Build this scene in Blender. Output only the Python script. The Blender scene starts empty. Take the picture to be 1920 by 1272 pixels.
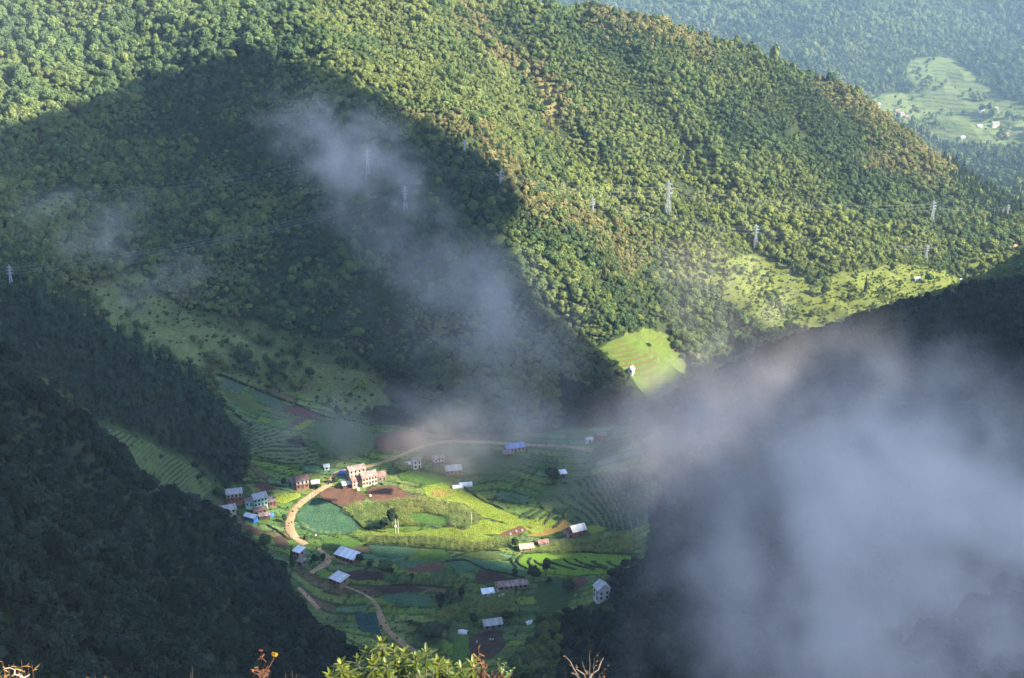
import bpy, bmesh, math, random, colorsys
import numpy as np
from mathutils import Vector, Matrix, Euler
from mathutils.geometry import delaunay_2d_cdt
R = math.radians
random.seed(11)
scene = bpy.context.scene
col = scene.collection

# ================================================================ camera, sky, sun, exposure
cam_d = bpy.data.cameras.new("camera"); cam = bpy.data.objects.new("camera", cam_d); col.objects.link(cam)
cam_d.sensor_width = 36.0; cam_d.sensor_fit = 'HORIZONTAL'; cam_d.angle = R(40.0)
cam_d.clip_start = 0.1; cam_d.clip_end = 12000.0
cam.location = (0, 0, 0); cam.rotation_euler = (R(90-20), 0, 0)
scene.camera = cam

SUN_EL, SUN_AZ = R(33.0), R(106.0)           # azimuth clockwise from straight ahead (+Y)
TO_SUN = Vector((math.sin(SUN_AZ)*math.cos(SUN_EL), math.cos(SUN_AZ)*math.cos(SUN_EL), math.sin(SUN_EL)))
world = bpy.data.worlds.new("World"); scene.world = world; world.use_nodes = True
wn = world.node_tree; bg = wn.nodes["Background"]
sky = wn.nodes.new("ShaderNodeTexSky"); sky.sky_type = 'NISHITA'; sky.sun_disc = False
sky.sun_elevation = SUN_EL; sky.sun_rotation = SUN_AZ; sky.altitude = 1500; sky.air_density = 1.0; sky.dust_density = 0.8; sky.ozone_density = 2.2
# broken cloud over the blue: the sky is partly pale grey
sc_ = wn.nodes.new("ShaderNodeTexNoise"); sc_.inputs['Scale'].default_value = 2.2; sc_.inputs['Detail'].default_value = 5
sm_ = wn.nodes.new("ShaderNodeMapRange"); sm_.inputs[1].default_value = .42; sm_.inputs[2].default_value = .62; sm_.inputs[4].default_value = .18
sx_ = wn.nodes.new("ShaderNodeMix"); sx_.data_type = 'RGBA'; sx_.inputs[7].default_value = (3.0, 2.9, 2.95, 1)
wn.links.new(sc_.outputs[0], sm_.inputs[0]); wn.links.new(sm_.outputs[0], sx_.inputs[0]); wn.links.new(sky.outputs[0], sx_.inputs[6]); wn.links.new(sx_.outputs[2], bg.inputs[0]); bg.inputs[1].default_value = 0.14
sun_d = bpy.data.lights.new("sun", 'SUN'); sun_d.energy = 4.9; sun_d.angle = R(0.5); sun_d.color = (1.0, 0.92, 0.74)
sun = bpy.data.objects.new("sun", sun_d); col.objects.link(sun)
sun.rotation_euler = TO_SUN.to_track_quat('Z', 'Y').to_euler()
vs = scene.view_settings; vs.view_transform = 'Standard'; vs.look = 'None'; vs.exposure = 2.05; vs.gamma = 1.0
cy = scene.cycles
cy.max_bounces = 6; cy.diffuse_bounces = 2; cy.glossy_bounces = 2; cy.transmission_bounces = 2; cy.volume_bounces = 3
cy.transparent_max_bounces = 8; cy.use_denoising = True; cy.use_adaptive_sampling = True; cy.adaptive_threshold = 0.02
cy.volume_step_rate = 1.5; cy.volume_max_steps = 256
cy.caustics_reflective = False; cy.caustics_refractive = False

rng = np.random.RandomState(7)
# ---------------------------------------------------------------- view geometry
PITCH = math.radians(-20.0); HFOV = math.radians(40.0); IW, IH = 1920.0, 1272.0
FPX = IW/2/math.tan(HFOV/2); CP, SP = math.cos(PITCH), math.sin(PITCH)
def ray(u, v):
    dx = (np.asarray(u, float)-IW/2)/FPX; dv = (np.asarray(v, float)-IH/2)/FPX
    return dx, CP+dv*SP, SP-dv*CP          # x right, y ahead, z up
def at(u, v, y):
    a, b, c = ray(u, v); k = y/b
    return a*k, y, c*k
def pix(x, y, z):
    f = y*CP+z*SP; up = -y*SP+z*CP
    f = np.where(f < 0.1, 0.1, f)
    return IW/2+FPX*x/f, IH/2-FPX*up/f
# ---------------------------------------------------------------- terrain control points  (u, v, distance ahead)
FLOOR = [(480,960),(560,900),(520,1000),(600,1000),(640,1090),(700,900),(700,1000),(760,1090),(800,870),(800,950),(900,1000),(900,900),(1000,950),
 (720,1170),(820,1190),(900,1130),(1000,1050),(1100,1000),(1060,900),(600,880),(960,1190),(1080,1080),(880,850),(1000,860),(800,1250)]
CTRL = [
 # fields rising to the foot of the big hill
 (420,712,818),(560,765,806),(480,830,758),(650,800,790),(820,812,788),(1000,812,788),(1120,800,790),(430,870,738),(560,840,755),
 (550,720,832),(650,745,832),(400,680,835),(740,770,815),(1190,752,835),
 # left flank and crest of the central spur
 (700,600,872),(700,500,915),(700,400,962),(700,250,1035),(750,205,1062),(850,260,1030),(900,305,1020),(960,370,990),(1000,425,978),(1050,490,945),(1100,545,925),
 (1200,640,885),(1290,702,872),(600,140,1120),(480,110,1150),(500,200,1105),(600,300,1020),(600,420,950),(850,500,922),(850,650,865),(850,400,968),
 (1000,600,890),(1000,720,838),(1100,700,852),(900,740,828),(550,550,892),(550,650,850),(450,600,875),(300,600,850),(200,545,852),(300,450,925),(500,450,938),
 (400,350,1010),(200,350,1000),(0,300,1000),(100,250,1060),(300,200,1115),(200,100,1200),(0,100,1190),(100,450,880),(0,420,880),(400,520,900),(380,640,842),
 (0,0,1290),(400,0,1300),(200,-60,1350),(700,0,1345),(650,80,1200),(800,120,1230),(560,60,1190),(-150,100,1190),(-150,400,880),
 # right flank, ravine, second slope
 (900,180,1200),(980,270,1165),(1065,370,1100),(1150,470,1050),(1240,560,1000),(1300,650,950),(1350,690,935),
 (1000,120,1330),(1100,200,1290),(1100,300,1215),(1200,400,1140),(1300,450,1120),(1400,560,1055),(1500,530,1110),(1600,480,1170),
 (1500,400,1215),(1500,300,1295),(1500,200,1380),(1300,200,1350),(1300,320,1235),(1650,300,1345),(1700,400,1270),(1800,450,1275),(1400,480,1130),
 (1500,600,1050),(1640,570,1105),(1800,520,1200),(1900,470,1290),(1900,430,1350),
 # its ridge
 (900,10,1400),(1040,14,1420),(1120,22,1425),(1200,42,1430),(1300,78,1440),(1400,102,1450),(1500,132,1450),(1600,182,1445),(1700,255,1420),(1780,322,1400),(1850,365,1400),(1920,405,1420),
 # far mountain
 (1640,200,1990),(1700,240,1980),(1800,260,1950),(1920,270,1930),(1800,200,2080),(1760,130,2210),(1920,200,2050),(1600,130,2190),(1400,50,2340),(1200,10,2440),(1500,0,2440),(1900,0,2500),
 (1900,100,2260),(1850,60,2420),(1700,50,2350),(1300,-30,2520),(1600,-60,2550),(2000,-60,2600),
 # conifer spur on the left
 (-120,480,690),(0,535,690),(150,590,698),(250,660,705),(390,740,722),(430,800,728),(472,878,730),(100,700,640),(250,760,665),(350,850,682),(400,890,692),(20,640,645),
 (150,572,818),(250,640,822),(0,500,815),(320,690,815),(-150,500,815),
 (230,840,640),(300,890,660),(390,930,682),(440,930,700),
 # near dark slope on the left
 (-150,640,440),(0,690,468),(100,742,474),(200,846,482),(280,905,496),(350,949,512),(450,992,542),(535,1066,568),(583,1152,562),(640,1218,553),
 (0,900,380),(0,1272,235),(200,1000,420),(200,1272,300),(400,1100,462),(400,1272,385),(550,1200,500),(600,1272,470),(100,1100,330),(300,1150,400),(-200,1000,320),
 # right-hand hill
 (1180,797,768),(1250,748,770),(1300,718,775),(1400,665,785),(1500,628,792),(1640,580,800),(1750,549,800),(1850,531,790),(1920,524,780),(2100,490,760),
 (1200,900,698),(1200,1000,645),(1130,1100,600),(1300,850,690),(1300,1000,608),(1200,1150,555),(1100,1210,548),(1500,800,680),(1500,1000,556),(1500,1272,428),
 (1200,1272,488),(1800,700,690),(1800,900,548),(1800,1272,378),(1920,650,690),(1920,1000,476),(2100,900,480),(1000,1272,520),
 (1920,478,960),(1830,530,980),(2050,440,940),
]
def build_ctrl():
    P = []
    for u, v in FLOOR:
        a, b, c = ray(u, v); r = -c/b; y = 394.0/(r+0.06); P.append(at(u, v, y))
    n0 = len(P)
    CREST = {(0,535),(150,590),(250,660),(390,740),(430,800),(0,690),(100,742),(200,846),(280,905),(350,949),(450,992),(535,1066),(1180,797),(1250,748),(1300,718),(1400,665),(1500,628),(1640,580),(1750,549),(1850,531),(1920,524),
             (900,10),(1040,14),(1120,22),(1200,42),(1300,78),(1400,102),(1500,132),(1600,182),(1700,255),(1780,322),(1850,365),(1920,405),(1920,478),(1830,530)}
    for u, v, y in CTRL:
        p = at(u, v, y); P.append((p[0], p[1], p[2]-(5.0 if (u, v) in CREST else 0.0)))     # crests: room for the trees that stand on them
    def behind(u, v, y, dy, dz):
        x, yy, z = at(u, v, y); P.append((x*(1+dy/y), y+dy, z+dz))
    for u, v, y in [(900,10,1400),(1040,14,1420),(1200,42,1430),(1300,78,1440),(1400,102,1450),(1500,132,1450),(1600,182,1445),(1700,255,1420)]:
        behind(u, v, y, 130, -55)
        behind(u, v, y, 380, -190 if u < 1500 else -140)
    for u, v, y in [(0,690,468),(100,742,474),(200,846,482),(280,905,496)]: behind(u, v, y, 70, -48)
    for u, v, y in [(350,949,512),(450,992,542)]: behind(u, v, y, 60, -42)
    for u, v, y in [(535,1066,568),(583,1152,562)]: behind(u, v, y, 30, -24)
    for u, v, y in [(0,535,690),(150,590,698),(250,660,705)]: behind(u, v, y, 50, -40)
    behind(390,740,722,40,-22)
    for u, v, y in [(1250,748,770),(1300,718,775),(1400,665,785),(1500,628,792),(1640,580,800),(1750,549,800),(1850,531,790)]: behind(u, v, y, 70, -38)
    for u, v, y in [(1300,718,775),(1400,665,785),(1500,628,792),(1640,580,800)]: behind(u, v, y, 150, -70)
    # ground round and behind the camera, and the far rim
    P += [(0,0,-4.2),(0,-120,6),(-300,-100,-5),(300,-100,-5),(-200,100,-70),(0,60,-62),(0,110,-100),(0,220,-200),(0,330,-272),(0,430,-330),(-60,110,-95),(60,110,-100),(200,150,-115),(120,230,-195),
          (400,200,-120),(400,400,-190),(-400,300,-120),(-400,150,-70),(-500,600,-180),(-700,900,-180),(-700,1200,-130),(600,700,-200),(700,1000,-260),(800,1300,-330),
          (-220,1480,-100),(-400,1500,-85),(-280,1700,-95),(-500,1800,-90),(-900,1500,-80),(0,2350,-250),(-600,2300,-160),(-1500,800,-120),(-1500,2500,-120),(-800,3200,-120),
          (400,3100,-60),(1200,3100,-60),(2200,3000,-80),(1200,2400,-230),(1200,1900,-360),(2200,1500,-260),(1200,1400,-330),(1500,700,-200),(900,300,-120),(1500,-300,-60),(-1500,-300,-60),(0,-600,-40),(1900,2300,-240)]
    return np.array(P)
CT = build_ctrl()
def _phi(r2): return np.where(r2 > 1e-9, 0.5*r2*np.log(np.maximum(r2, 1e-9)), 0)
_S = 1/300.0
def _fit(C, smooth=0.002):
    X = C[:, :2]*_S; n = len(X)
    d = ((X[:, None]-X[None])**2).sum(2); A = _phi(d)+smooth*np.eye(n)
    Q = np.c_[np.ones(n), X]; M = np.zeros((n+3, n+3)); M[:n, :n] = A; M[:n, n:] = Q; M[n:, :n] = Q.T
    return X, np.linalg.solve(M, np.r_[C[:, 2], 0, 0, 0])
_RX, _RW = _fit(CT)
def rbf(x, y):
    x = np.asarray(x, float).ravel(); y = np.asarray(y, float).ravel(); out = np.empty(len(x))
    for i in range(0, len(x), 20000):
        a = np.c_[x[i:i+20000], y[i:i+20000]]*_S
        d = ((a[:, None]-_RX[None])**2).sum(2)
        out[i:i+20000] = _phi(d)@_RW[:-3]+_RW[-3]+a@_RW[-2:]
    return out
def vnoise(x, y, seed=0):
    xi = np.floor(x).astype(np.int64); yi = np.floor(y).astype(np.int64); fx = x-xi; fy = y-yi
    fx = fx*fx*(3-2*fx); fy = fy*fy*(3-2*fy)
    def h(a, b):
        n = (a*374761393+b*668265263+seed*974711) & 0xffffffff
        n = ((n ^ (n >> 13))*1274126177) & 0xffffffff
        return ((n ^ (n >> 16)) & 0xffff)/65535.0*2-1
    return (h(xi, yi)*(1-fx)+h(xi+1, yi)*fx)*(1-fy)+(h(xi, yi+1)*(1-fx)+h(xi+1, yi+1)*fx)*fy
def fbm(x, y, scale, octv=4, seed=0):
    s = 0; a = 1.0; t = 0
    for o in range(octv):
        s = s+a*vnoise(x/scale*2**o+17.3*o, y/scale*2**o-9.1*o, seed+o); t += a; a *= .5
    return s/t
def inpoly(u, v, poly):
    u = np.asarray(u); v = np.asarray(v); c = np.zeros(u.shape, bool); n = len(poly)
    for i in range(n):
        x1, y1 = poly[i]; x2, y2 = poly[(i+1) % n]
        if y1 == y2: continue
        k = ((y1 > v) != (y2 > v)) & (u < (x2-x1)*(v-y1)/(y2-y1)+x1); c ^= k
    return c
# ---------------------------------------------------------------- height grid: fine over the village, coarser outwards
def axis(lo, hi, step, far_lo, far_hi, grow):
    a = list(np.arange(lo, hi+1e-6, step)); s = step
    while a[-1] < far_hi: s = min(s*grow, 45); a.append(a[-1]+s)
    b = []; s = step; x = lo
    while x > far_lo: s = min(s*grow, 45); x -= s; b.append(x)
    return np.array(b[::-1]+a)
GX = axis(-230, 130, 1.5, -1500, 2200, 1.035); GY = axis(540, 890, 1.5, -600, 3100, 1.03)
XX, YY = np.meshgrid(GX, GY)
ZZ = rbf(XX, YY).reshape(XX.shape)
ZZ = np.clip(ZZ, -425, 15)
# relief on the wooded slopes only
_u, _v = pix(XX, YY, ZZ)
VALLEY = [(400,700),(440,713),(560,745),(650,770),(700,790),(820,815),(1000,812),(1130,797),(1185,800),(1235,900),(1215,1000),(1205,1050),(1140,1085),(1110,1130),
          (1020,1165),(985,1215),(955,1290),(700,1290),(640,1212),(580,1150),(538,1085),(490,1028),(415,1003),(398,930),(455,905),(470,870),(430,795)]
_flat = inpoly(_u, _v, VALLEY) & (YY > 500) & (YY < 900)
_soft = _flat.astype(float)
for _ in range(10):
    _soft = (_soft+np.roll(_soft, 1, 0)+np.roll(_soft, -1, 0)+np.roll(_soft, 1, 1)+np.roll(_soft, -1, 1))/5
_amp = 1-_soft
_fade = np.clip((YY-150)/200, 0, 1)
ZZ = ZZ+_fade*(_amp*(4.0*fbm(XX, YY, 120, 3, 3)+1.6*fbm(XX, YY, 35, 3, 9))+(1-_amp)*(0.9*fbm(XX, YY, 50, 2, 5)+0.25*fbm(XX, YY, 9, 2, 6)))
# gullies and ribs running down the big slopes
_dir = XX*.92+YY*.38; _acr = -XX*.38+YY*.92
_rg = 1-2*np.abs(fbm(_dir, _acr*.30, 85, 3, 13)); _rg2 = 1-2*np.abs(fbm(_dir+40, _acr*.35, 34, 2, 15))
_up = np.clip((YY-800)/120, 0, 1)*_amp*(1-.8*(inpoly(_u, _v, [(1100,600),(1320,600),(1320,780),(1100,780)])))
ZZ = ZZ+_up*(11.5*(_rg-.45)+3.0*(_rg2-.4))+np.clip((YY-180)/150, 0, 1)*np.clip((760-YY)/80, 0, 1)*_amp*3.0*(_rg2-.4)
def height(x, y):
    x = np.asarray(x, float); y = np.asarray(y, float)
    i = np.clip(np.searchsorted(GX, x)-1, 0, len(GX)-2); j = np.clip(np.searchsorted(GY, y)-1, 0, len(GY)-2)
    fx = (x-GX[i])/(GX[i+1]-GX[i]); fy = (y-GY[j])/(GY[j+1]-GY[j])
    return (ZZ[j, i]*(1-fx)+ZZ[j, i+1]*fx)*(1-fy)+(ZZ[j+1, i]*(1-fx)+ZZ[j+1, i+1]*fx)*fy
def cast(u, v, y0=160.0, y1=3000.0):
    """distance ahead (y) at which the sight line of a photo point meets the ground"""
    u = np.atleast_1d(np.asarray(u, float)); v = np.atleast_1d(np.asarray(v, float))
    a, b, c = ray(u, v); sx = a/b; sz = c/b
    y = np.full(u.shape, y0); hit = np.full(u.shape, np.nan); act = np.arange(len(u))
    while len(act):
        ya = y[act]; y2 = ya+3+ya*0.002
        below = sz[act]*y2 < height(sx[act]*y2, y2)
        if below.any():
            k = act[below]; lo = ya[below].copy(); hi = y2[below].copy()
            for _ in range(9):
                m = (lo+hi)/2; s = sz[k]*m < height(sx[k]*m, m); hi = np.where(s, m, hi); lo = np.where(s, lo, m)
            hit[k] = hi
        y[act] = y2; act = act[~below]; act = act[y[act] < y1]
    return hit
def ground(u, v):
    """photo point(s) -> world point(s) on the ground"""
    y = cast(u, v); a, b, c = ray(np.atleast_1d(u), np.atleast_1d(v)); x = a/b*y
    return np.c_[x, y, height(x, y)]
def gpt(u, v): return ground([u], [v])[0]
DW, DH = 480, 318
_du, _dv = np.meshgrid((np.arange(DW)+.5)*4, (np.arange(DH)+.5)*4)
DEPTH = cast(_du.ravel(), _dv.ravel()).reshape(DH, DW)
def seen(x, y, z, slack=25):
    u, v = pix(x, y, z); i = np.clip((u/4).astype(int), 0, DW-1); j = np.clip((v/4).astype(int), 0, DH-1)
    d = DEPTH[j, i]
    return (u > -40) & (u < 1960) & (v > -70) & (v < 1320) & ((d > y-slack-0.02*y) | np.isnan(d) | (v < 6))

# ================================================================ helpers
def tag(o, label=None, cat=None, group=None, kind=None):
    if label: o['label'] = label
    if cat: o['category'] = cat
    if group: o['group'] = group
    if kind: o['kind'] = kind
    return o
def empty(name, loc, rz=0.0):
    o = bpy.data.objects.new(name, None); col.objects.link(o); o.location = loc; o.rotation_euler = (0, 0, rz); o.empty_display_size = 0.5
    return o
def link(name, me, parent=None, loc=None):
    o = bpy.data.objects.new(name, me); col.objects.link(o)
    if parent is not None: o.parent = parent
    if loc is not None: o.location = loc
    return o
class MB:
    """collects shapes for one mesh"""
    def __init__(s): s.v = []; s.f = []; s.m = []
    def add(s, vs, fs, m=0):
        n = len(s.v); s.v += [tuple(p) for p in vs]; s.f += [tuple(i+n for i in f) for f in fs]; s.m += [m]*len(fs)
    def box(s, x0, x1, y0, y1, z0, z1, m=0):
        s.add([(x0,y0,z0),(x1,y0,z0),(x1,y1,z0),(x0,y1,z0),(x0,y0,z1),(x1,y0,z1),(x1,y1,z1),(x0,y1,z1)],
              [(0,3,2,1),(4,5,6,7),(0,1,5,4),(1,2,6,5),(2,3,7,6),(3,0,4,7)], m)
    def tube(s, pts, rad, n=5, m=0):
        pts = [Vector(p) for p in pts]; rads = rad if isinstance(rad, (list, tuple)) else [rad]*len(pts); rings = []
        for i, p in enumerate(pts):
            d = (pts[min(i+1, len(pts)-1)]-pts[max(i-1, 0)]).normalized()
            a = d.cross(Vector((0,0,1)) if abs(d.z) < .9 else Vector((1,0,0))).normalized(); b = d.cross(a)
            rings.append([p+rads[i]*(math.cos(2*math.pi*k/n)*a+math.sin(2*math.pi*k/n)*b) for k in range(n)])
        vs = [q for r in rings for q in r]; fs = []
        for i in range(len(pts)-1):
            for k in range(n): fs.append((i*n+k, i*n+(k+1) % n, (i+1)*n+(k+1) % n, (i+1)*n+k))
        fs.append(tuple(range(n))[::-1]); fs.append(tuple((len(pts)-1)*n+k for k in range(n)))
        s.add(vs, fs, m)
    def mesh(s, name, mats, smooth=False):
        me = bpy.data.meshes.new(name); me.from_pydata(s.v, [], s.f)
        for m in (mats if isinstance(mats, (list, tuple)) else [mats]): me.materials.append(m)
        me.polygons.foreach_set('material_index', s.m)
        if smooth: me.polygons.foreach_set('use_smooth', [True]*len(s.f))
        me.update(); return me
    def build(s, name, mats, parent=None, smooth=False): return link(name, s.mesh(name, mats, smooth), parent)

# ================================================================ materials
def node_mat(name):
    m = bpy.data.materials.new(name); m.use_nodes = True; nt = m.node_tree
    return m, nt, nt.nodes["Principled BSDF"]
def N(nt, t, **kw):
    n = nt.nodes.new(t)
    for k, v in kw.items():
        if k in ('inp',):
            for a, b in v.items(): n.inputs[a].default_value = b
        else: setattr(n, k, v)
    return n
def mixc(nt, fac, a, b, blend='MIX'):
    n = nt.nodes.new('ShaderNodeMix'); n.data_type = 'RGBA'; n.blend_type = blend
    for s, v in ((n.inputs[0], fac), (n.inputs[6], a), (n.inputs[7], b)):
        if hasattr(v, 'links') or hasattr(v, 'is_linked'): nt.links.new(v, s)
        elif isinstance(v, (int, float)): s.default_value = v
        else: s.default_value = (*v, 1) if len(v) == 3 else v
    return n.outputs[2]
def noise(nt, scale, detail=4, rough=.55, coord=None, dist=0):
    n = N(nt, 'ShaderNodeTexNoise'); n.inputs['Scale'].default_value = scale; n.inputs['Detail'].default_value = detail; n.inputs['Roughness'].default_value = rough; n.inputs['Distortion'].default_value = dist
    if coord is not None: nt.links.new(coord, n.inputs['Vector'])
    return n.outputs[0]
def ramp(nt, fac, a, b):
    n = N(nt, 'ShaderNodeMapRange'); n.inputs[1].default_value = a; n.inputs[2].default_value = b; nt.links.new(fac, n.inputs[0]); return n.outputs[0]
def simple(name, c, rough=.85, var=.25, scale=2.0, c2=None, bump=0.0, metallic=0.0, spec=.3):
    m, nt, p = node_mat(name); g = N(nt, 'ShaderNodeNewGeometry').outputs['Position']
    f = ramp(nt, noise(nt, scale, 5, .6, g), .3, .7)
    d = tuple(x*(1-var) for x in c) if c2 is None else c2
    nt.links.new(mixc(nt, f, d, tuple(min(1, x*(1+var*.5)) for x in c)), p.inputs['Base Color'])
    p.inputs['Roughness'].default_value = rough; p.inputs['Metallic'].default_value = metallic; p.inputs['Specular IOR Level'].default_value = spec
    if bump:
        b = N(nt, 'ShaderNodeBump'); b.inputs['Strength'].default_value = 1; b.inputs['Distance'].default_value = bump
        nt.links.new(noise(nt, scale*2, 4, .6, g), b.inputs['Height']); nt.links.new(b.outputs[0], p.inputs['Normal'])
    return m
def tin(name, c, rust=None, amt=.35, rough=.5):
    """corrugated roofing sheets: fine ribs, sheet to sheet tone changes, rust patches"""
    m, nt, p = node_mat(name); tc = N(nt, 'ShaderNodeTexCoord').outputs['Object']
    sep = N(nt, 'ShaderNodeSeparateXYZ'); nt.links.new(tc, sep.inputs[0])
    w = N(nt, 'ShaderNodeTexWave'); w.bands_direction = 'X'; w.inputs['Scale'].default_value = 1.1; nt.links.new(tc, w.inputs[0])
    fl = N(nt, 'ShaderNodeMath', operation='SNAP'); nt.links.new(sep.outputs[0], fl.inputs[0]); fl.inputs[1].default_value = .9
    wh = N(nt, 'ShaderNodeTexWhiteNoise'); wh.noise_dimensions = '1D'; nt.links.new(fl.outputs[0], wh.inputs['W'])
    c1 = mixc(nt, wh.outputs[0], tuple(x*.72 for x in c), tuple(min(1, x*1.12) for x in c))
    r = ramp(nt, noise(nt, .9, 5, .65, tc), .62-amt*.5, .8-amt*.5)
    c2 = mixc(nt, r, c1, rust or tuple(x*.6 for x in c))
    nt.links.new(c2, p.inputs['Base Color']); p.inputs['Roughness'].default_value = rough; p.inputs['Specular IOR Level'].default_value = .4
    b = N(nt, 'ShaderNodeBump'); b.inputs['Distance'].default_value = .03; nt.links.new(w.outputs[0], b.inputs['Height']); nt.links.new(b.outputs[0], p.inputs['Normal'])
    return m
def foliage(name, rough=.75, trans=.0):
    """leaf colour comes from the plant's own tint, with clump to clump differences"""
    m, nt, p = node_mat(name)
    t = N(nt, 'ShaderNodeAttribute'); t.attribute_type = 'INSTANCER'; t.attribute_name = 'tint'
    v = N(nt, 'ShaderNodeAttribute'); v.attribute_type = 'GEOMETRY'; v.attribute_name = 'var'
    k = N(nt, 'ShaderNodeMapRange'); k.inputs[3].default_value = .70; k.inputs[4].default_value = 1.32; nt.links.new(v.outputs['Fac'], k.inputs[0])
    c = N(nt, 'ShaderNodeVectorMath', operation='SCALE'); nt.links.new(t.outputs['Vector'], c.inputs[0]); nt.links.new(k.outputs[0], c.inputs['Scale'])
    nt.links.new(c.outputs[0], p.inputs['Base Color']); p.inputs['Roughness'].default_value = rough; p.inputs['Specular IOR Level'].default_value = .04
    return m
LEAF = foliage('leaf'); BARK = simple('bark', (.09,.07,.05), .95, .4, 3)

# ================================================================ what grows where (outlines traced on the photograph)
MEADOW_LEFT = [(165,540),(200,505),(262,505),(320,560),(380,612),(470,640),(560,672),(700,705),(735,760),(660,784),(560,752),(420,710),(330,672),(215,628)]
MEADOW_L2 = [(60,395),(130,330),(150,360),(110,420)]
GULLY = [(170,785),(250,812),(340,855),(400,890),(430,930),(360,965),(250,890)]
HILLFIELD = [(1122,656),(1170,632),(1212,617),(1250,630),(1298,706),(1276,746),(1222,758),(1180,706)]
MEADOW_RIGHT = [(1290,520),(1345,490),(1420,475),(1530,525),(1590,510),(1640,500),(1720,497),(1800,505),(1830,480),(1900,470),(1830,530),(1640,590),(1480,640),(1420,610),(1360,570)]
FIELD_SMALL = [(1320,680),(1370,645),(1400,668),(1330,710)]
FAR_FARM = [(1600,205),(1660,180),(1700,170),(1700,115),(1745,108),(1790,113),(1850,160),(1880,185),(1930,205),(1930,285),(1860,270),(1780,275),(1740,262),(1700,240),(1640,215)]
GRASS_RIB = [(990,125),(1020,140),(1055,185),(1040,225),(1020,205)]
SHRUBBY_SLOPE = [(200,560),(420,590),(640,640),(730,720),(700,760),(560,735),(420,700),(330,660)]
def region(u, v):
    k = dict(valley=inpoly(u, v, VALLEY), meadow=inpoly(u, v, MEADOW_LEFT)|inpoly(u, v, MEADOW_L2), gully=inpoly(u, v, GULLY), hillfield=inpoly(u, v, HILLFIELD),
             right=inpoly(u, v, MEADOW_RIGHT)|inpoly(u, v, FIELD_SMALL), far=inpoly(u, v, FAR_FARM), rib=inpoly(u, v, GRASS_RIB), shrubby=inpoly(u, v, SHRUBBY_SLOPE))
    return k
_u, _v = pix(XX, YY, ZZ)
_du2 = 9*fbm(XX, YY, 14, 2, 31); _dv2 = 5*fbm(XX, YY, 14, 2, 32)
K = region(_u+_du2, _v+_dv2)
near = (YY < 960)
C = np.empty(XX.shape+(3,)); C[:] = (.030, .042, .018)
# the valley floor is cut into many small plots that follow the contours; each has its own crop and stands a little above the next
_w1 = 9*fbm(XX, YY, 45, 2, 21); _w2 = 14*fbm(XX, YY, 60, 2, 22)
_s = (YY*.94+XX*.20+_w1)/7.5; _si = np.floor(_s); _t = (XX-.25*YY+_w2)/(26+10*np.sin(_si*2.4))+_si*.37; _ti = np.floor(_t)
_hash = np.mod(np.sin(_si*12.9898+_ti*78.233)*43758.5453, 1.0); _hash2 = np.mod(np.sin(_si*39.34+_ti*11.135)*24634.634, 1.0)
_fs = np.minimum(_s-_si, 1-(_s-_si))*7.5; _ft = np.minimum(_t-_ti, 1-(_t-_ti))*30; _edge = np.minimum(_fs, _ft)
PLOTS = np.array([(.075,.125,.034),(.090,.140,.036),(.060,.105,.034),(.070,.130,.070),(.110,.140,.045),(.085,.120,.050),(.100,.150,.030),(.095,.070,.045),(.055,.090,.035)])
def paint(mask, c):
    C[mask] = c
paint(K['meadow'] & (YY > 740) & near, (.085,.105,.040)); paint(K['shrubby'] & (YY > 740) & near, (.085,.105,.042)); paint(K['meadow'] & (YY > 740) & near, (.135,.155,.062))
_vm = K['valley'] & (YY > 500) & (YY < 900); _pc = PLOTS[(_hash*8.999).astype(int)]*(1.14+.3*_hash2)[..., None]
_pc = np.where((_edge < .75)[..., None], np.array((.034,.052,.020)), _pc); C[_vm] = _pc[_vm]
ZZ = ZZ+np.where(_vm, .55*(_hash2-.5)*np.clip(_edge/1.2, 0, 1)-.12*(_edge < .75), 0); paint(K['gully'] & (YY < 760), (.055,.085,.035))
paint(K['hillfield'] & (YY > 800) & near, (.12,.16,.032)); paint(K['right'] & (YY > 860) & (YY < 1420), (.115,.135,.034)); paint(K['rib'] & (YY > 1000), (.20,.16,.07))
paint(K['far'] & (YY > 1700), (.11,.15,.05))
C *= (1+.30*fbm(XX, YY, 22, 3, 41))[..., None]
ter = bpy.data.meshes.new('terrain')
nx_, ny_ = len(GX), len(GY)
idx = np.arange(nx_*ny_).reshape(ny_, nx_)
F = np.stack([idx[:-1,:-1], idx[:-1,1:], idx[1:,1:], idx[1:,:-1]], -1).reshape(-1, 4)
ter.vertices.add(nx_*ny_); ter.vertices.foreach_set('co', np.stack([XX, YY, ZZ], -1).ravel().astype(np.float32))
ter.loops.add(F.size); ter.loops.foreach_set('vertex_index', F.ravel().astype(np.int32))
ter.polygons.add(len(F)); ter.polygons.foreach_set('loop_start', np.arange(0, F.size, 4, dtype=np.int32)); ter.polygons.foreach_set('loop_total', np.full(len(F), 4, np.int32))
ter.polygons.foreach_set('use_smooth', np.ones(len(F), bool)); ter.update(); ter.validate()
ca = ter.attributes.new('ground', 'FLOAT_COLOR', 'POINT'); ca.data.foreach_set('color', np.concatenate([C, np.ones(C.shape[:2]+(1,))], -1).ravel().astype(np.float32))
gm, nt, p = node_mat('ground_cover')
ga = N(nt, 'ShaderNodeAttribute'); ga.attribute_name = 'ground'; pos = N(nt, 'ShaderNodeNewGeometry').outputs['Position']
f1 = ramp(nt, noise(nt, .09, 5, .65, pos), .3, .7); f2 = ramp(nt, noise(nt, .6, 4, .6, pos), .3, .72)
c1 = mixc(nt, f1, (.72,.70,.66), (1.25,1.22,1.05)); c2 = mixc(nt, f2, (.62,.66,.62), (1.25,1.25,1.2))
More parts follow.
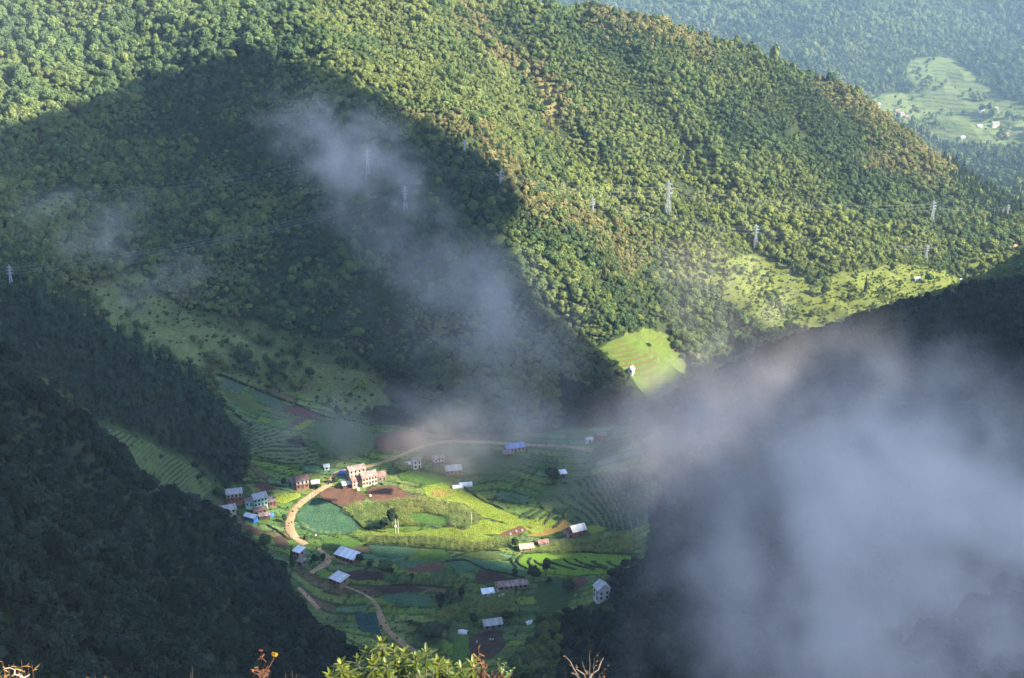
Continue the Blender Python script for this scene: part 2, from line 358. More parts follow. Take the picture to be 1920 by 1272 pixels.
cc = mixc(nt, 1.0, mixc(nt, 1.0, ga.outputs['Color'], c1, 'MULTIPLY'), c2, 'MULTIPLY'); nt.links.new(cc, p.inputs['Base Color'])
p.inputs['Roughness'].default_value = .95; p.inputs['Specular IOR Level'].default_value = .1
bp = N(nt, 'ShaderNodeBump'); bp.inputs['Distance'].default_value = .5; nt.links.new(noise(nt, .8, 4, .65, pos), bp.inputs['Height']); nt.links.new(bp.outputs[0], p.inputs['Normal'])
ter.materials.append(gm)
tag(link('terrain', ter), 'green mountain slopes falling to a farmed valley floor', 'terrain', kind='structure')

# ================================================================ fields, terraces, banks and roads laid on the ground
def resample(pts, step):
    pts = np.asarray(pts, float); d = np.r_[0, np.cumsum(np.hypot(*np.diff(pts[:, :2], axis=0).T))]
    n = max(2, int(d[-1]/step)+1); s = np.linspace(0, d[-1], n)
    return np.c_[np.interp(s, d, pts[:, 0]), np.interp(s, d, pts[:, 1])]
def smooth_line(pts, it=2):
    pts = [tuple(p) for p in pts]
    for _ in range(it):
        q = [pts[0]]
        for a, b in zip(pts[:-1], pts[1:]): q += [(a[0]*.75+b[0]*.25, a[1]*.75+b[1]*.25), (a[0]*.25+b[0]*.75, a[1]*.25+b[1]*.75)]
        pts = q+[pts[-1]]
    return pts
def smooth_ring(pts, it=2):
    pts = [tuple(p) for p in pts]
    for _ in range(it):
        q = []
        for i in range(len(pts)):
            a, b = pts[i], pts[(i+1) % len(pts)]; q += [(a[0]*.8+b[0]*.2, a[1]*.8+b[1]*.2), (a[0]*.2+b[0]*.8, a[1]*.2+b[1]*.8)]
        pts = q
    return pts
def world_ring(poly, smooth=1):
    g = ground(*np.array(smooth_ring(poly, smooth), float).T)[:, :2]; g = g[~np.isnan(g[:, 0])]
    ring = resample(np.r_[g, g[:1]], 2.5)[:-1]
    return ring+0.5*np.c_[vnoise(ring[:, 0]/4, ring[:, 1]/4, 71), vnoise(ring[:, 0]/4, ring[:, 1]/4, 72)]
def inside_pts(ring, step, jit=.25):
    lo, hi = ring.min(0), ring.max(0)
    gx, gy = np.meshgrid(np.arange(lo[0], hi[0], step), np.arange(lo[1], hi[1], step)); gx = gx.ravel()+rng.uniform(-jit, jit, gx.size)*step; gy = gy.ravel()+rng.uniform(-jit, jit, gy.size)*step
    k = inpoly(gx, gy, [tuple(p) for p in ring]); return np.c_[gx[k], gy[k]]
def drape(name, poly, mat, label, lift=.22, step=3.0, terrace=None, steep=1.0, smooth=1, cat='field'):
    ring = world_ring(poly, smooth); ins = inside_pts(ring, step)
    if len(ins):
        dmin = np.array([np.min(np.hypot(ring[:, 0]-a, ring[:, 1]-b)) for a, b in ins]); ins = ins[dmin > step*.4]
    P = np.r_[ring, ins] if len(ins) else ring; n = len(ring)
    v2, _, f, *_ = delaunay_2d_cdt([Vector(q) for q in P], [(i, (i+1) % n) for i in range(n)], [], 1, 1e-4)
    v2 = np.array([tuple(q) for q in v2]); z = height(v2[:, 0], v2[:, 1])
    if terrace:
        zz = z+.35*terrace*fbm(v2[:, 0], v2[:, 1], 25, 2, 51); b = np.floor(zz/terrace)*terrace; t = (zz-b)/terrace
        z = z+steep*(b+terrace*np.clip(t/.3, 0, 1)-zz)
    z = z+lift
    me = bpy.data.meshes.new(name); me.from_pydata([(a[0], a[1], c) for a, c in zip(v2, z)], [], [tuple(q) for q in f]); me.materials.append(mat)
    bm = bmesh.new(); bm.from_mesh(me); bmesh.ops.recalc_face_normals(bm, faces=bm.faces)
    if sum(q.normal.z for q in bm.faces) < 0: bmesh.ops.reverse_faces(bm, faces=bm.faces)
    bm.to_mesh(me); bm.free()
    return tag(link(name, me), label, cat, kind='structure')
def crop(name, c, c2, rows=None, rot=0.0, scale=1.2):
    """field colour: patchy growth, optional planting rows"""
    m, nt, p = node_mat(name); pos = N(nt, 'ShaderNodeNewGeometry').outputs['Position']
    f = ramp(nt, noise(nt, .12, 4, .6, pos), .3, .7); g = ramp(nt, noise(nt, scale, 4, .65, pos), .28, .72)
    h_ = ramp(nt, noise(nt, .35, 5, .7, pos, 1.0), .3, .7); cc = mixc(nt, f, c, c2); cc = mixc(nt, 1.0, cc, mixc(nt, h_, (.70,.74,.68), (1.2,1.16,1.15)), 'MULTIPLY'); cc = mixc(nt, 1.0, cc, mixc(nt, g, (.62,.64,.6), (1.25,1.25,1.2)), 'MULTIPLY')
    if rows:
        mp = N(nt, 'ShaderNodeMapping'); mp.inputs['Rotation'].default_value = (0, 0, rot); nt.links.new(pos, mp.inputs[0])
        w = N(nt, 'ShaderNodeTexWave'); w.inputs['Scale'].default_value = rows; w.inputs['Distortion'].default_value = 1.5; w.inputs['Detail Scale'].default_value = .3; nt.links.new(mp.outputs[0], w.inputs[0])
        cc = mixc(nt, ramp(nt, w.outputs[0], .2, .8), mixc(nt, 1.0, cc, (.7,.7,.7), 'MULTIPLY'), cc)
    nt.links.new(cc, p.inputs['Base Color']); p.inputs['Roughness'].default_value = .95; p.inputs['Specular IOR Level'].default_value = .1
    b = N(nt, 'ShaderNodeBump'); b.inputs['Distance'].default_value = .25; nt.links.new(noise(nt, 1.6, 4, .65, pos), b.inputs['Height']); nt.links.new(b.outputs[0], p.inputs['Normal'])
    return m
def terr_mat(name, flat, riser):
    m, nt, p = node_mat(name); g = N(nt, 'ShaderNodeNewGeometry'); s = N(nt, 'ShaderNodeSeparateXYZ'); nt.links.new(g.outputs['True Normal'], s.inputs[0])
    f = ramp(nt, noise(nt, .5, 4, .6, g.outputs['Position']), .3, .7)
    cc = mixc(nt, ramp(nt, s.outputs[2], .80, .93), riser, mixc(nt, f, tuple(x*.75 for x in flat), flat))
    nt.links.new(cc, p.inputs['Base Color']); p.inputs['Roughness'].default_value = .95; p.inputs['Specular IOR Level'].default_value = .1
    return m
def stripe_mat(name, flat, riser, step, share):
    """hillside terraces: grassy or earthen risers follow the contours"""
    m, nt, p = node_mat(name); pos = N(nt, 'ShaderNodeNewGeometry').outputs['Position']; s = N(nt, 'ShaderNodeSeparateXYZ'); nt.links.new(pos, s.inputs[0])
    def mm(op, a, b):
        n = N(nt, 'ShaderNodeMath', operation=op)
        for q, k in zip(n.inputs, (a, b)):
            if isinstance(k, (int, float)): q.default_value = k
            else: nt.links.new(k, q)
        return n.outputs[0]
    z = mm('ADD', s.outputs[2], mm('MULTIPLY', noise(nt, .045, 3, .5, pos), step*2.2)); fr = mm('FRACT', mm('DIVIDE', z, step), 0)
    big = ramp(nt, noise(nt, .05, 3, .5, pos), .35, .62); f = mm('MULTIPLY', mm('LESS_THAN', fr, share), big); g = ramp(nt, noise(nt, .25, 5, .65, pos), .3, .7)
    base = mixc(nt, g, tuple(x*.7 for x in flat), tuple(x*1.15 for x in flat)); nt.links.new(mixc(nt, f, base, riser), p.inputs['Base Color']); p.inputs['Roughness'].default_value = .95; p.inputs['Specular IOR Level'].default_value = .1
    b = N(nt, 'ShaderNodeBump'); b.inputs['Distance'].default_value = .4; nt.links.new(noise(nt, .9, 4, .65, pos), b.inputs['Height']); nt.links.new(b.outputs[0], p.inputs['Normal'])
    return m
M = {}
M['teal'] = crop('cabbage_field', (.060,.135,.080), (.085,.165,.085), 1.6, .5)
M['slate'] = crop('leek_field', (.085,.125,.075), (.105,.145,.085), 1.6, 2.2)
M['pale'] = crop('pale_crop', (.095,.145,.062), (.125,.165,.075), 1.4, 1.2)
M['green'] = crop('green_crop', (.075,.150,.035), (.100,.180,.040), 1.5, 1.9)
M['lime'] = crop('rice_field', (.16,.22,.032), (.225,.25,.036), None)
M['olive'] = crop('bean_field', (.10,.13,.045), (.12,.15,.05), 1.4, .9)
M['dkgreen'] = crop('potato_field', (.040,.080,.030), (.055,.10,.035), 1.5, 2.6)
M['soil'] = crop('ploughed_soil', (.135,.070,.050), (.165,.085,.058), 1.2, .8)
M['redsoil'] = crop('red_soil', (.115,.045,.045), (.14,.055,.05), 1.2, 2.3)
M['dksoil'] = crop('dark_soil', (.055,.036,.030), (.075,.046,.036), 1.2, 1.2)
M['orange'] = crop('bare_orange_soil', (.30,.16,.055), (.24,.17,.05), None)
M['water'] = crop('deep_teal_crop', (.025,.075,.070), (.035,.090,.080), 1.6, .2)
M['road'] = crop('dirt', (.32,.205,.125), (.38,.255,.16), None, 0, .8)
FIELDS = [
 ('teal', [(556,968),(572,948),(592,934),(625,945),(655,965),(676,992),(648,1002),(590,1003),(566,988)], 'blue green cabbage field inside the bend of the dirt road'),
 ('soil', [(598,928),(612,915),(650,912),(690,930),(682,943),(650,950),(620,944)], 'brown ploughed field below the row of brick houses'),
 ('soil', [(690,918),(735,909),(752,916),(766,930),(730,946),(700,943),(688,930)], 'pale brown dug plot right of the long peach house'),
 ('green', [(768,966),(800,964),(842,974),(838,986),(790,985),(770,978)], 'small bright green plot inside the maize'),
 ('lime', [(792,915),(830,905),(868,922),(910,935),(930,955),(980,973),(960,985),(905,970),(870,945),(800,932)], 'yellow green meadow curving above the maize'),
 ('lime', [(905,975),(960,985),(1020,968),(1048,978),(1035,990),(1000,1003),(975,985),(935,1003),(905,1003),(870,1010),(868,995)], 'sunlit lime plot round the bare soil patch'),
 ('lime', [(690,992),(760,1000),(840,990),(905,1003),(930,1010),(905,1020),(820,1008),(700,1006)], 'sunlit lime strip across the middle of the valley'),
 ('lime', [(1100,988),(1122,985),(1140,992),(1105,1004)], 'small lime patch right of the grey roofed brick house'),
 ('orange', [(806,925),(822,920),(850,924),(838,932),(815,933)], 'small orange bare patch in the lime meadow'),
 ('soil', [(930,1004),(958,988),(976,985),(1000,990),(978,1001),(955,1008)], 'sunlit brown soil plot with three white sacks'),
 ('orange', [(985,1006),(1010,997),(1036,982),(1058,976),(1075,984),(1052,997),(1010,1007)], 'orange soil strips beside the grey roofed brick house'),
 ('teal', [(690,1022),(735,1022),(775,1030),(782,1040),(740,1050),(700,1042)], 'blue green vegetable plot below the maize strip'),
 ('green', [(780,1032),(830,1030),(845,1045),(835,1054),(785,1050)], 'green plot below the sunlit strip'),
 ('teal', [(742,1052),(790,1052),(810,1060),(775,1068),(745,1066)], 'blue green plot right of the shrubs behind the white roofed house'),
 ('soil', [(755,1066),(812,1054),(835,1058),(830,1072),(770,1074)], 'brown dug strip under the green plots'),
 ('teal', [(838,1056),(880,1050),(950,1056),(992,1072),(975,1082),(900,1066),(860,1076)], 'long blue green plot left of the curved terraces'),
 ('olive', [(860,1040),(925,1036),(955,1050),(900,1050)], 'olive plot above the long blue green plot'),
 ('dksoil', [(640,1078),(668,1070),(716,1072),(720,1086),(665,1090)], 'dark brown plot below the white roofed house'),
 ('dksoil', [(898,1070),(935,1076),(965,1088),(935,1094),(890,1090)], 'dark bare plot behind the long rusty shed'),
 ('dkgreen', [(735,1080),(830,1078),(880,1092),(820,1098),(745,1094)], 'dark green crop strip across the valley bottom'),
 ('dksoil', [(690,1098),(760,1098),(800,1106),(740,1114),(700,1108)], 'dark soil strip above the valley track'),
 ('teal', [(712,1118),(770,1114),(815,1128),(800,1140),(730,1134)], 'dark blue green plot right of the valley track'),
 ('water', [(664,1152),(704,1150),(712,1178),(716,1190),(676,1186)], 'deep teal plot left of the valley track'),
 ('dksoil', [(880,1196),(905,1186),(942,1184),(946,1212),(925,1236),(882,1238)], 'very dark ploughed plot below the grey tin house'),
 ('green', [(850,1200),(880,1190),(876,1240),(846,1240)], 'green strip beside the very dark plot'),
 ('dkgreen', [(1010,1090),(1060,1084),(1090,1100),(1062,1140),(1020,1150),(1000,1120)], 'dark leafy garden left of the narrow white house'),
 ('redsoil', [(1062,1090),(1100,1082),(1098,1096),(1080,1112),(1068,1108)], 'reddish bare ground beside the narrow white house'),
 ('slate', [(416,714),(436,713),(462,728),(452,737),(420,728)], 'grey blue plot at the top of the hillside fields'),
 ('slate', [(466,733),(490,735),(552,764),(522,772),(478,748)], 'grey blue strip below the hedge on the hillside'),
 ('olive', [(416,730),(452,740),(500,764),(470,776),(430,752)], 'olive plot under the grey blue strips'),
 ('redsoil', [(528,766),(552,759),(580,766),(600,782),(572,785),(545,776)], 'dark red ploughed plot on the hillside fields'),
 ('redsoil', [(536,800),(560,784),(574,786),(545,806)], 'narrow red strip between two green plots'),
 ('green', [(496,796),(522,788),(556,784),(534,800),(510,800)], 'green plot left of the narrow red strip'),
 ('lime', [(548,808),(578,788),(592,790),(566,808)], 'lime plot right of the narrow red strip'),
 ('pale', [(578,812),(600,790),(640,786),(690,800),(705,830),(690,852),(640,862),(600,836)], 'pale misty green field below the hillside'),
 ('soil', [(700,822),(742,806),(790,808),(806,822),(762,846),(716,850)], 'pale brown misty field above the dirt road'),
 ('redsoil', [(470,912),(495,907),(522,918),(500,922)], 'red soil plot above the teal house'),
 ('lime', [(508,928),(560,924),(566,932),(535,945),(512,942)], 'yellow green grass beside the teal house'),
 ('green', [(600,1008),(668,1010),(680,1024),(640,1032),(612,1022)], 'grass plot right of the dirt road bend'),
 ('olive', [(850,850),(930,846),(985,856),(960,880),(900,888),(868,872)], 'misty green field below the blue roofed house'),
 ('green', [(742,880),(800,886),(860,900),(800,910),(752,900)], 'green plot below the misty houses'),
 ('pale', [(780,842),(840,836),(930,842),(840,856),(790,856)], 'pale green plot inside the upper road bend'),
 ('soil', [(448,988),(470,985),(492,998),(468,1002)], 'brown dug plot below the left houses'),
 ('dksoil', [(508,1008),(530,1006),(545,1022),(524,1028)], 'dark ploughed strip left of the dirt road'),
]
for i, (k, poly, lab) in enumerate(FIELDS):
    drape('crop_field' if k not in ('soil','dksoil','redsoil','orange') else 'ploughed_field', poly, M[k], lab, .20+.012*(i % 9), 3.0, smooth=0)
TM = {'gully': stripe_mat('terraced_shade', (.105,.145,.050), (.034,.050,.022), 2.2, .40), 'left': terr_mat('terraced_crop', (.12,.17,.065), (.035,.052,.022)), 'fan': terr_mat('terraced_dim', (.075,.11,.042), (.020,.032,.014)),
      'hill': stripe_mat('terraced_bright', (.085,.128,.024), (.10,.075,.03), 2.4, .40), 'far': stripe_mat('terraced_far', (.095,.115,.034), (.045,.065,.026), 4.5, .36), 'curved': crop('curved_rice', (.11,.20,.028), (.14,.23,.030))}
drape('terraced_field', [(440,800),(470,790),(520,805),(556,830),(600,850),(596,872),(540,872),(490,860),(452,840)], TM['left'], 'narrow terraces below the conifer spur', .3, 1.3, 1.0)
drape('terraced_field', [(185,800),(250,820),(310,852),(370,880),(402,912),(370,945),(300,915),(235,875)], TM['gully'], 'dark terraces in the gully between two wooded spurs', .4, 1.4, 2.2, .45)
drape('terraced_field', [(1000,930),(1060,905),(1130,890),(1215,880),(1225,940),(1200,990),(1150,1000),(1120,985),(1080,975),(1020,960)], TM['fan'], 'dim terraces fanning below the right-hand hill', .3, 1.3, 1.1)
drape('terraced_field', HILLFIELD, TM['hill'], 'bright terraced field alone on the wooded hillside', .5, 1.2, 3.0, .3, smooth=0)
drape('terraced_field', FAR_FARM, TM['far'], 'pale farm terraces on the far mountain', .8, 3.0, 4.0, .4)
drape('terraced_field', [(962,1042),(1040,1036),(1140,1040),(1190,1046),(1206,1056),(1160,1072),(1090,1080),(1010,1074),(975,1066)], TM['curved'], 'curved rice terraces with dark grassy edges', .34, 2.0)
BANKM = simple('rank_grass', (.030,.048,.018), .95, .5, 1.2, bump=.3)
def bank(px, w, h, label, name='grass_bank', mat=None, structure=True, lumps=0.35, cat='bank'):
    g = ground(*np.array(smooth_line(px, 2), float).T); g = resample(g[~np.isnan(g[:, 0])], .9)
    d = np.gradient(g, axis=0); d /= np.maximum(np.hypot(d[:, 0], d[:, 1]), 1e-6)[:, None]; nn = np.c_[-d[:, 1], d[:, 0]]
    prof = [(-1,-.3),(-.75,.55),(-.25,1),(.3,.95),(.8,.5),(1,-.3)]; vs = []; fs = []; k = len(prof)
    for i, (q, m) in enumerate(zip(g, nn)):
        e = min(1, .35+.3*min(i, len(g)-1-i))
        for a, b in prof:
            r = 1+lumps*rng.uniform(-1, 1); x, y = q+m*a*w*.5*r*e
            vs.append((x, y, float(height(x, y))+b*h*e*(1+lumps*1.2*rng.uniform(-1, 1) if b > 0 else 1)))
    for i in range(len(g)-1):
        for j in range(k-1): fs.append((i*k+j, (i+1)*k+j, (i+1)*k+j+1, i*k+j+1))
    mb = MB(); mb.add(vs, fs); o = mb.build(name, mat or BANKM)
    return tag(o, label, cat, kind='structure' if structure else None)
CURVES = [[(982,1041),(969,1050),(973,1061),(993,1070)],[(997,1046),(990,1056),(995,1063),(1012,1070)],[(1001,1050),(1006,1058),(1024,1064),(1046,1070)],[(1020,1050),(1029,1056),(1053,1063),(1082,1070)],
 [(1055,1049),(1064,1057),(1090,1064),(1119,1070)],[(1075,1049),(1087,1057),(1111,1064),(1141,1068)],[(1107,1053),(1119,1060),(1140,1066)],[(1136,1053),(1147,1060),(1157,1065)],
 [(962,1044),(958,1056),(972,1068)]]
for c in CURVES: bank(c, 1.6, 1.0, 'dark grassy edge of the curved rice terraces')
for c in [[(973,974),(990,962),(1003,957)],[(1011,976),(1027,965),(1037,960)],[(1020,985),(1031,970),(1041,963)],[(1036,992),(1052,978),(1058,966)],[(992,974),(1008,963),(1020,957)]]:
    bank(c, 1.8, 1.1, 'dark raised finger at the edge of the lime field')  # narrow dark strips, finger shaped and slightly raised
for c, lab in [([(868,912),(900,938),(930,950),(945,956)], 'dark bank above the lime meadow'), ([(592,934),(630,946),(660,967),(678,991),(720,1000)], 'dark edge between cabbages and maize'),
               ([(680,1022),(740,1024),(820,1030),(880,1036)], 'dark lower edge of the maize strip'), ([(835,1054),(870,1048),(905,1068),(950,1076),(990,1086)], 'dark bank under the long blue green plot'),
               ([(452,905),(490,905),(540,915)], 'grass bank above the red soil plot'), ([(500,985),(525,998),(540,1012)], 'bank beside the dirt road below the left houses'),
               ([(730,1098),(790,1098),(850,1104)], 'bank across the valley bottom'), ([(968,1105),(964,1125),(975,1145),(976,1160)], 'pale field edge below the long rusty shed'),
               ([(980,1040),(1060,1034),(1140,1038),(1200,1040)], 'bank above the curved rice terraces'), ([(850,1045),(905,1030),(940,1034)], 'bank under the sunlit lime plot')]:
    bank(c, 1.5, .8, lab)
def road(name, px, w, label, lift=.38):
    g = ground(*np.array(smooth_line(px, 2), float).T); g = resample(g[~np.isnan(g[:, 0])], 1.4)
    d = np.gradient(g, axis=0)
    for _ in range(3): d[1:-1] = (d[:-2]+d[1:-1]+d[2:])/3
    d /= np.maximum(np.hypot(d[:, 0], d[:, 1]), 1e-6)[:, None]; nn = np.c_[-d[:, 1], d[:, 0]]; vs = []; fs = []; k = 7
    ww = np.interp(np.linspace(0, 1, len(g)), np.linspace(0, 1, len(w)), w) if isinstance(w, (list, tuple)) else np.full(len(g), w)
    for i, (q, m) in enumerate(zip(g, nn)):
        for j in range(k):
            t = j/(k-1)*2-1; e = ww[i]*.40*(1+.18*vnoise(np.array(i/3.0), np.array(t*2+.5), 61))
            x, y = q+m*t*e; vs.append((x, y, float(height(x, y))+(lift if abs(t) < .99 else lift*.3)+(-.06 if .25 < abs(t) < .6 else 0)))
    for i in range(len(g)-1):
        for j in range(k-1): fs.append((i*k+j, (i+1)*k+j, (i+1)*k+j+1, i*k+j+1))
    mb = MB(); mb.add(vs, fs); me = mb.mesh(name, M['road'], True)
    bm = bmesh.new(); bm.from_mesh(me)
    if sum(q.normal.z for q in bm.faces) < 0: bmesh.ops.reverse_faces(bm, faces=bm.faces)
    bm.to_mesh(me); bm.free()
    return tag(link(name, me), label, 'road', kind='structure')
road('dirt_road', [(1112,845),(1085,840),(1040,836),(985,835),(940,832),(890,829),(830,828),(795,836),(755,853),(705,872),(660,880),(634,885),(623,893),(619,908),(595,922),(562,944),(545,965),(542,988),(550,1006),(574,1022)],
     [4.5,4.8,4.6,4.4,4.2,4.0,4.2,5.2,6.0,5.0], 'tan dirt road looping through the village')
road('dirt_road', [(598,1030),(612,1042),(618,1050),(606,1062),(590,1070),(583,1076)], [3.0,5.0,4.0,3.5], 'hairpin of tan dirt road by the white roofed house')
road('dirt_road', [(622,1044),(636,1052),(654,1059)], 2.6, 'short track to the white roofed house')
road('dirt_road', [(560,1103),(576,1119),(598,1143)], [4.5,5.0,4.0], 'straight piece of dirt road at the foot of the near slope')
road('dirt_track', [(640,1098),(668,1108),(692,1120),(708,1136),(713,1158),(722,1178),(745,1200),(790,1232)], [1.2,1.6,3.0,4.2,3.6,4.0,4.0], 'winding dirt track at the valley bottom')
road('dirt_road', [(1925,438),(1905,462),(1898,478)], 6, 'reddish dirt road at the foot of the far right slope', .9)
road('dirt_road', [(1925,300),(1912,318),(1918,335)], 5, 'bit of tan road on the wooded slope at the edge', .9)
# ================================================================ plants: shapes shared by every copy
def ico(sub):
    bm = bmesh.new(); bmesh.ops.create_icosphere(bm, subdivisions=sub, radius=1.0)
    v = np.array([p.co[:] for p in bm.verts]); f = [tuple(p.index for p in q.verts) for q in bm.faces]; bm.free(); return v, f
ICO1, ICO2 = ico(2), ico(3)
def with_var(me, var):
    a = me.attributes.new('var', 'FLOAT', 'POINT'); a.data.foreach_set('value', np.asarray(var, np.float32))
def crown_arrays(seed, lumps=7, h0=.32, w=.5, top=1.0, tufts=190, tsize=.10, low=False):
    """broadleaf crown for a tree of height 1: lobed mass broken up by many small leaf sprays"""
    r = np.random.RandomState(seed); V, Fc, A = [], [], []
    base = ICO1 if low else ICO2; cs = []
    for i in range(lumps):
        t = r.uniform(0, 1); rad = r.uniform(.13, .22)*(w/.5)
        ang = r.uniform(0, 2*math.pi); rr = (w-rad)*math.sqrt(r.uniform(.05, 1))*(1-.55*t); z = h0+rad+(top-h0-2*rad)*t
        cs.append((np.array([rr*math.cos(ang), rr*math.sin(ang), z]), rad))
    cs.append((np.array([0, 0, (h0+top)/2]), w*.55))
    for c, rad in cs:
        v, f = base; n = len(V); k = r.uniform(0, 50)
        dsp = 1+.30*r.randn(len(v))*.45+.18*np.sin(v[:, 0]*5+k)*np.sin(v[:, 1]*5+k*1.3)*np.sin(v[:, 2]*5+k*.7)
        P = c+v*dsp[:, None]*rad*np.array([1, 1, .92]); V += list(P); Fc += [tuple(a+n for a in q) for q in f]; A += list(np.clip(r.uniform(.2, .8)+.18*r.randn(len(v)), 0, 1))
    for _ in range(tufts):
        c, rad = cs[r.randint(len(cs))]; d = r.randn(3); d /= np.linalg.norm(d); d[2] = d[2]*.8+.15
        p = c+d*rad*r.uniform(.95, 1.22); t1 = np.cross(d, r.randn(3)); t1 /= np.linalg.norm(t1); t2 = np.cross(d, t1); s = tsize*r.uniform(.5, 1.2); n = len(V); va = np.clip(r.uniform(.1, 1), 0, 1)
        V += [p+t1*s, p+t2*s*.7+d*s*.4, p-t1*s*.9, p-t2*s*.8+d*s*.3]; Fc += [(n, n+1, n+2), (n, n+2, n+3)]; A += [va]*4
    return np.array(V), Fc, A
def trunk_mb(mb, seed, h=.5, r0=.028, limbs=4, m=0):
    r = random.Random(seed); mb.tube([(0,0,-.12),(0.01,0,.0),(.015,.01,h*.5),(0,.01,h),(0,0,h*1.5)], [r0*1.5,r0*1.2,r0,r0*.8,r0*.3], 6, m)
    for i in range(limbs):
        a = i*2*math.pi/limbs+r.uniform(-.4,.4); z = h*r.uniform(.6,1.1)
        mb.tube([(0,0,z),(.12*math.cos(a),.12*math.sin(a),z+.12),(.27*math.cos(a),.27*math.sin(a),z+.3)], [r0*.55,r0*.4,r0*.15], 4, m)
def leafy_mesh(name, V, Fc, A, trunk=None):
    mb = MB()
    if trunk is not None: mb.v, mb.f, mb.m = list(trunk.v), list(trunk.f), list(trunk.m)
    n = len(mb.v); mb.add(V, Fc, 1 if trunk is not None else 0)
    me = mb.mesh(name, [BARK, LEAF] if trunk is not None else [LEAF]); with_var(me, np.r_[np.full(n, .5), A]); return me
def conifer_arrays(seed, tiers=9, low=.12, w=.21):
    r = np.random.RandomState(seed); V, Fc, A = [], [], []
    for i in range(tiers):
        t = i/(tiers-1); z = low+(1-low)*t*.93; rad = w*(1-t)**.8*r.uniform(.85,1.15)+.015; k = 11; n = len(V); off = r.uniform(0, 6.28); va = np.clip(.5+.25*r.randn(), 0, 1)
        V.append(np.array([0, 0, z+.15])); A.append(va)
        for j in range(k*2):
            a = off+j*math.pi/k; q = rad*(r.uniform(.85, 1.2) if j % 2 == 0 else r.uniform(.45, .65)); V.append(np.array([q*math.cos(a), q*math.sin(a), z-(.05 if j % 2 == 0 else .0)*r.uniform(.6, 1.6)])); A.append(np.clip(va+.2*r.randn(), 0, 1))
        for j in range(k*2): Fc.append((n, n+1+j, n+1+(j+1) % (2*k)))
    return np.array(V), Fc, A
PROTO = bpy.data.collections.new('plant_shapes')                     # never linked to the scene: only its copies are
def proto_coll(name, meshes):
    c = bpy.data.collections.new(name)
    for i, me in enumerate(meshes): c.objects.link(bpy.data.objects.new('%s_%02d' % (name, i), me))
    return c
BROAD = []; CONI = []
for s in range(6):
    tr = MB(); trunk_mb(tr, s, .42); V, Fc, A = crown_arrays(100+s, 6+s % 3, .22+.05*(s % 3), .40+.05*(s % 4), 1.0, 190)
    BROAD.append(dict(full=leafy_mesh('tree_shape', V, Fc, A, tr), trunk=tr.mesh('trunk', BARK), crown=leafy_mesh('crown', V, Fc, A)))
for s in range(4):
    tr = MB(); tr.tube([(0,0,-.1),(0,0,.5),(0,0,.98)], [.022,.014,.003], 6); V, Fc, A = conifer_arrays(200+s, 9+s % 3, .10+.03*(s % 2), .17+.03*(s % 3))
    CONI.append(dict(full=leafy_mesh('conifer_shape', V, Fc, A, tr), trunk=tr.mesh('trunk', BARK), crown=leafy_mesh('crown', V, Fc, A)))
BUSH = []
for s in range(4):
    V, Fc, A = crown_arrays(300+s, 5, -.05, .62, .9, 60, .13, True); BUSH.append(leafy_mesh('shrub_shape', V, Fc, A))
def maize_mesh(seed):
    r = random.Random(seed); mb = MB(); mb.tube([(0,0,-.1),(0.02,0,1.0),(0,.02,2.1)], [.022,.018,.008], 4); A = [.4]*len(mb.v)
    for i in range(8):
        a = i*2.5+r.uniform(-.4,.4); z = .35+i*.21; l = r.uniform(.55,.85); w = .06; d = Vector((math.cos(a), math.sin(a), 0)); s = Vector((-d.y, d.x, 0))*w
        pts = [Vector((0,0,z)), d*l*.45+Vector((0,0,z+.28)), d*l*.85+Vector((0,0,z+.18)), d*l*1.1+Vector((0,0,z-.1))]; ws = [.6,1,.8,.1]
        vs = [q+s*k for q, k in zip(pts, ws)]+[q-s*k for q, k in zip(pts, ws)]; mb.add(vs, [(0,1,5,4),(1,2,6,5),(2,3,7,6)]); A += [r.uniform(.2,.9)]*8
    me = mb.mesh('maize_shape', LEAF); with_var(me, A); return me
MAIZE = [maize_mesh(s) for s in range(3)]
def grass_mesh(seed):
    r = random.Random(seed); mb = MB(); A = []
    for i in range(16):
        a = r.uniform(0, 6.28); l = r.uniform(.25,.7); d = Vector((math.cos(a), math.sin(a), 0)); s = Vector((-d.y, d.x, 0))*.05; b = d*r.uniform(0,.35)
        mb.add([b+s, b-s, b+d*l*.6+Vector((0,0,l*r.uniform(.6,1.2)))], [(0,1,2)]); A += [r.uniform(.2,1)]*3
    me = mb.mesh('tuft_shape', LEAF); with_var(me, A); return me
TUFT = [grass_mesh(s) for s in range(3)]
def scatter_group(coll):
    ng = bpy.data.node_groups.new('scatter', 'GeometryNodeTree')
    ng.interface.new_socket('Geometry', in_out='INPUT', socket_type='NodeSocketGeometry'); ng.interface.new_socket('Geometry', in_out='OUTPUT', socket_type='NodeSocketGeometry')
    gi = ng.nodes.new('NodeGroupInput'); go = ng.nodes.new('NodeGroupOutput'); iop = ng.nodes.new('GeometryNodeInstanceOnPoints'); ci = ng.nodes.new('GeometryNodeCollectionInfo')
    ci.inputs['Collection'].default_value = coll; ci.inputs['Separate Children'].default_value = True; ci.inputs['Reset Children'].default_value = True
    def attr(n, t):
        a = ng.nodes.new('GeometryNodeInputNamedAttribute'); a.data_type = t; a.inputs['Name'].default_value = n; return a.outputs['Attribute']
    ng.links.new(gi.outputs[0], iop.inputs['Points']); ng.links.new(ci.outputs[0], iop.inputs['Instance']); iop.inputs['Pick Instance'].default_value = True
    ng.links.new(attr('pick', 'INT'), iop.inputs['Instance Index']); ng.links.new(attr('turn', 'FLOAT_VECTOR'), iop.inputs['Rotation']); ng.links.new(attr('size', 'FLOAT_VECTOR'), iop.inputs['Scale'])
    ng.links.new(iop.outputs[0], go.inputs[0]); return ng
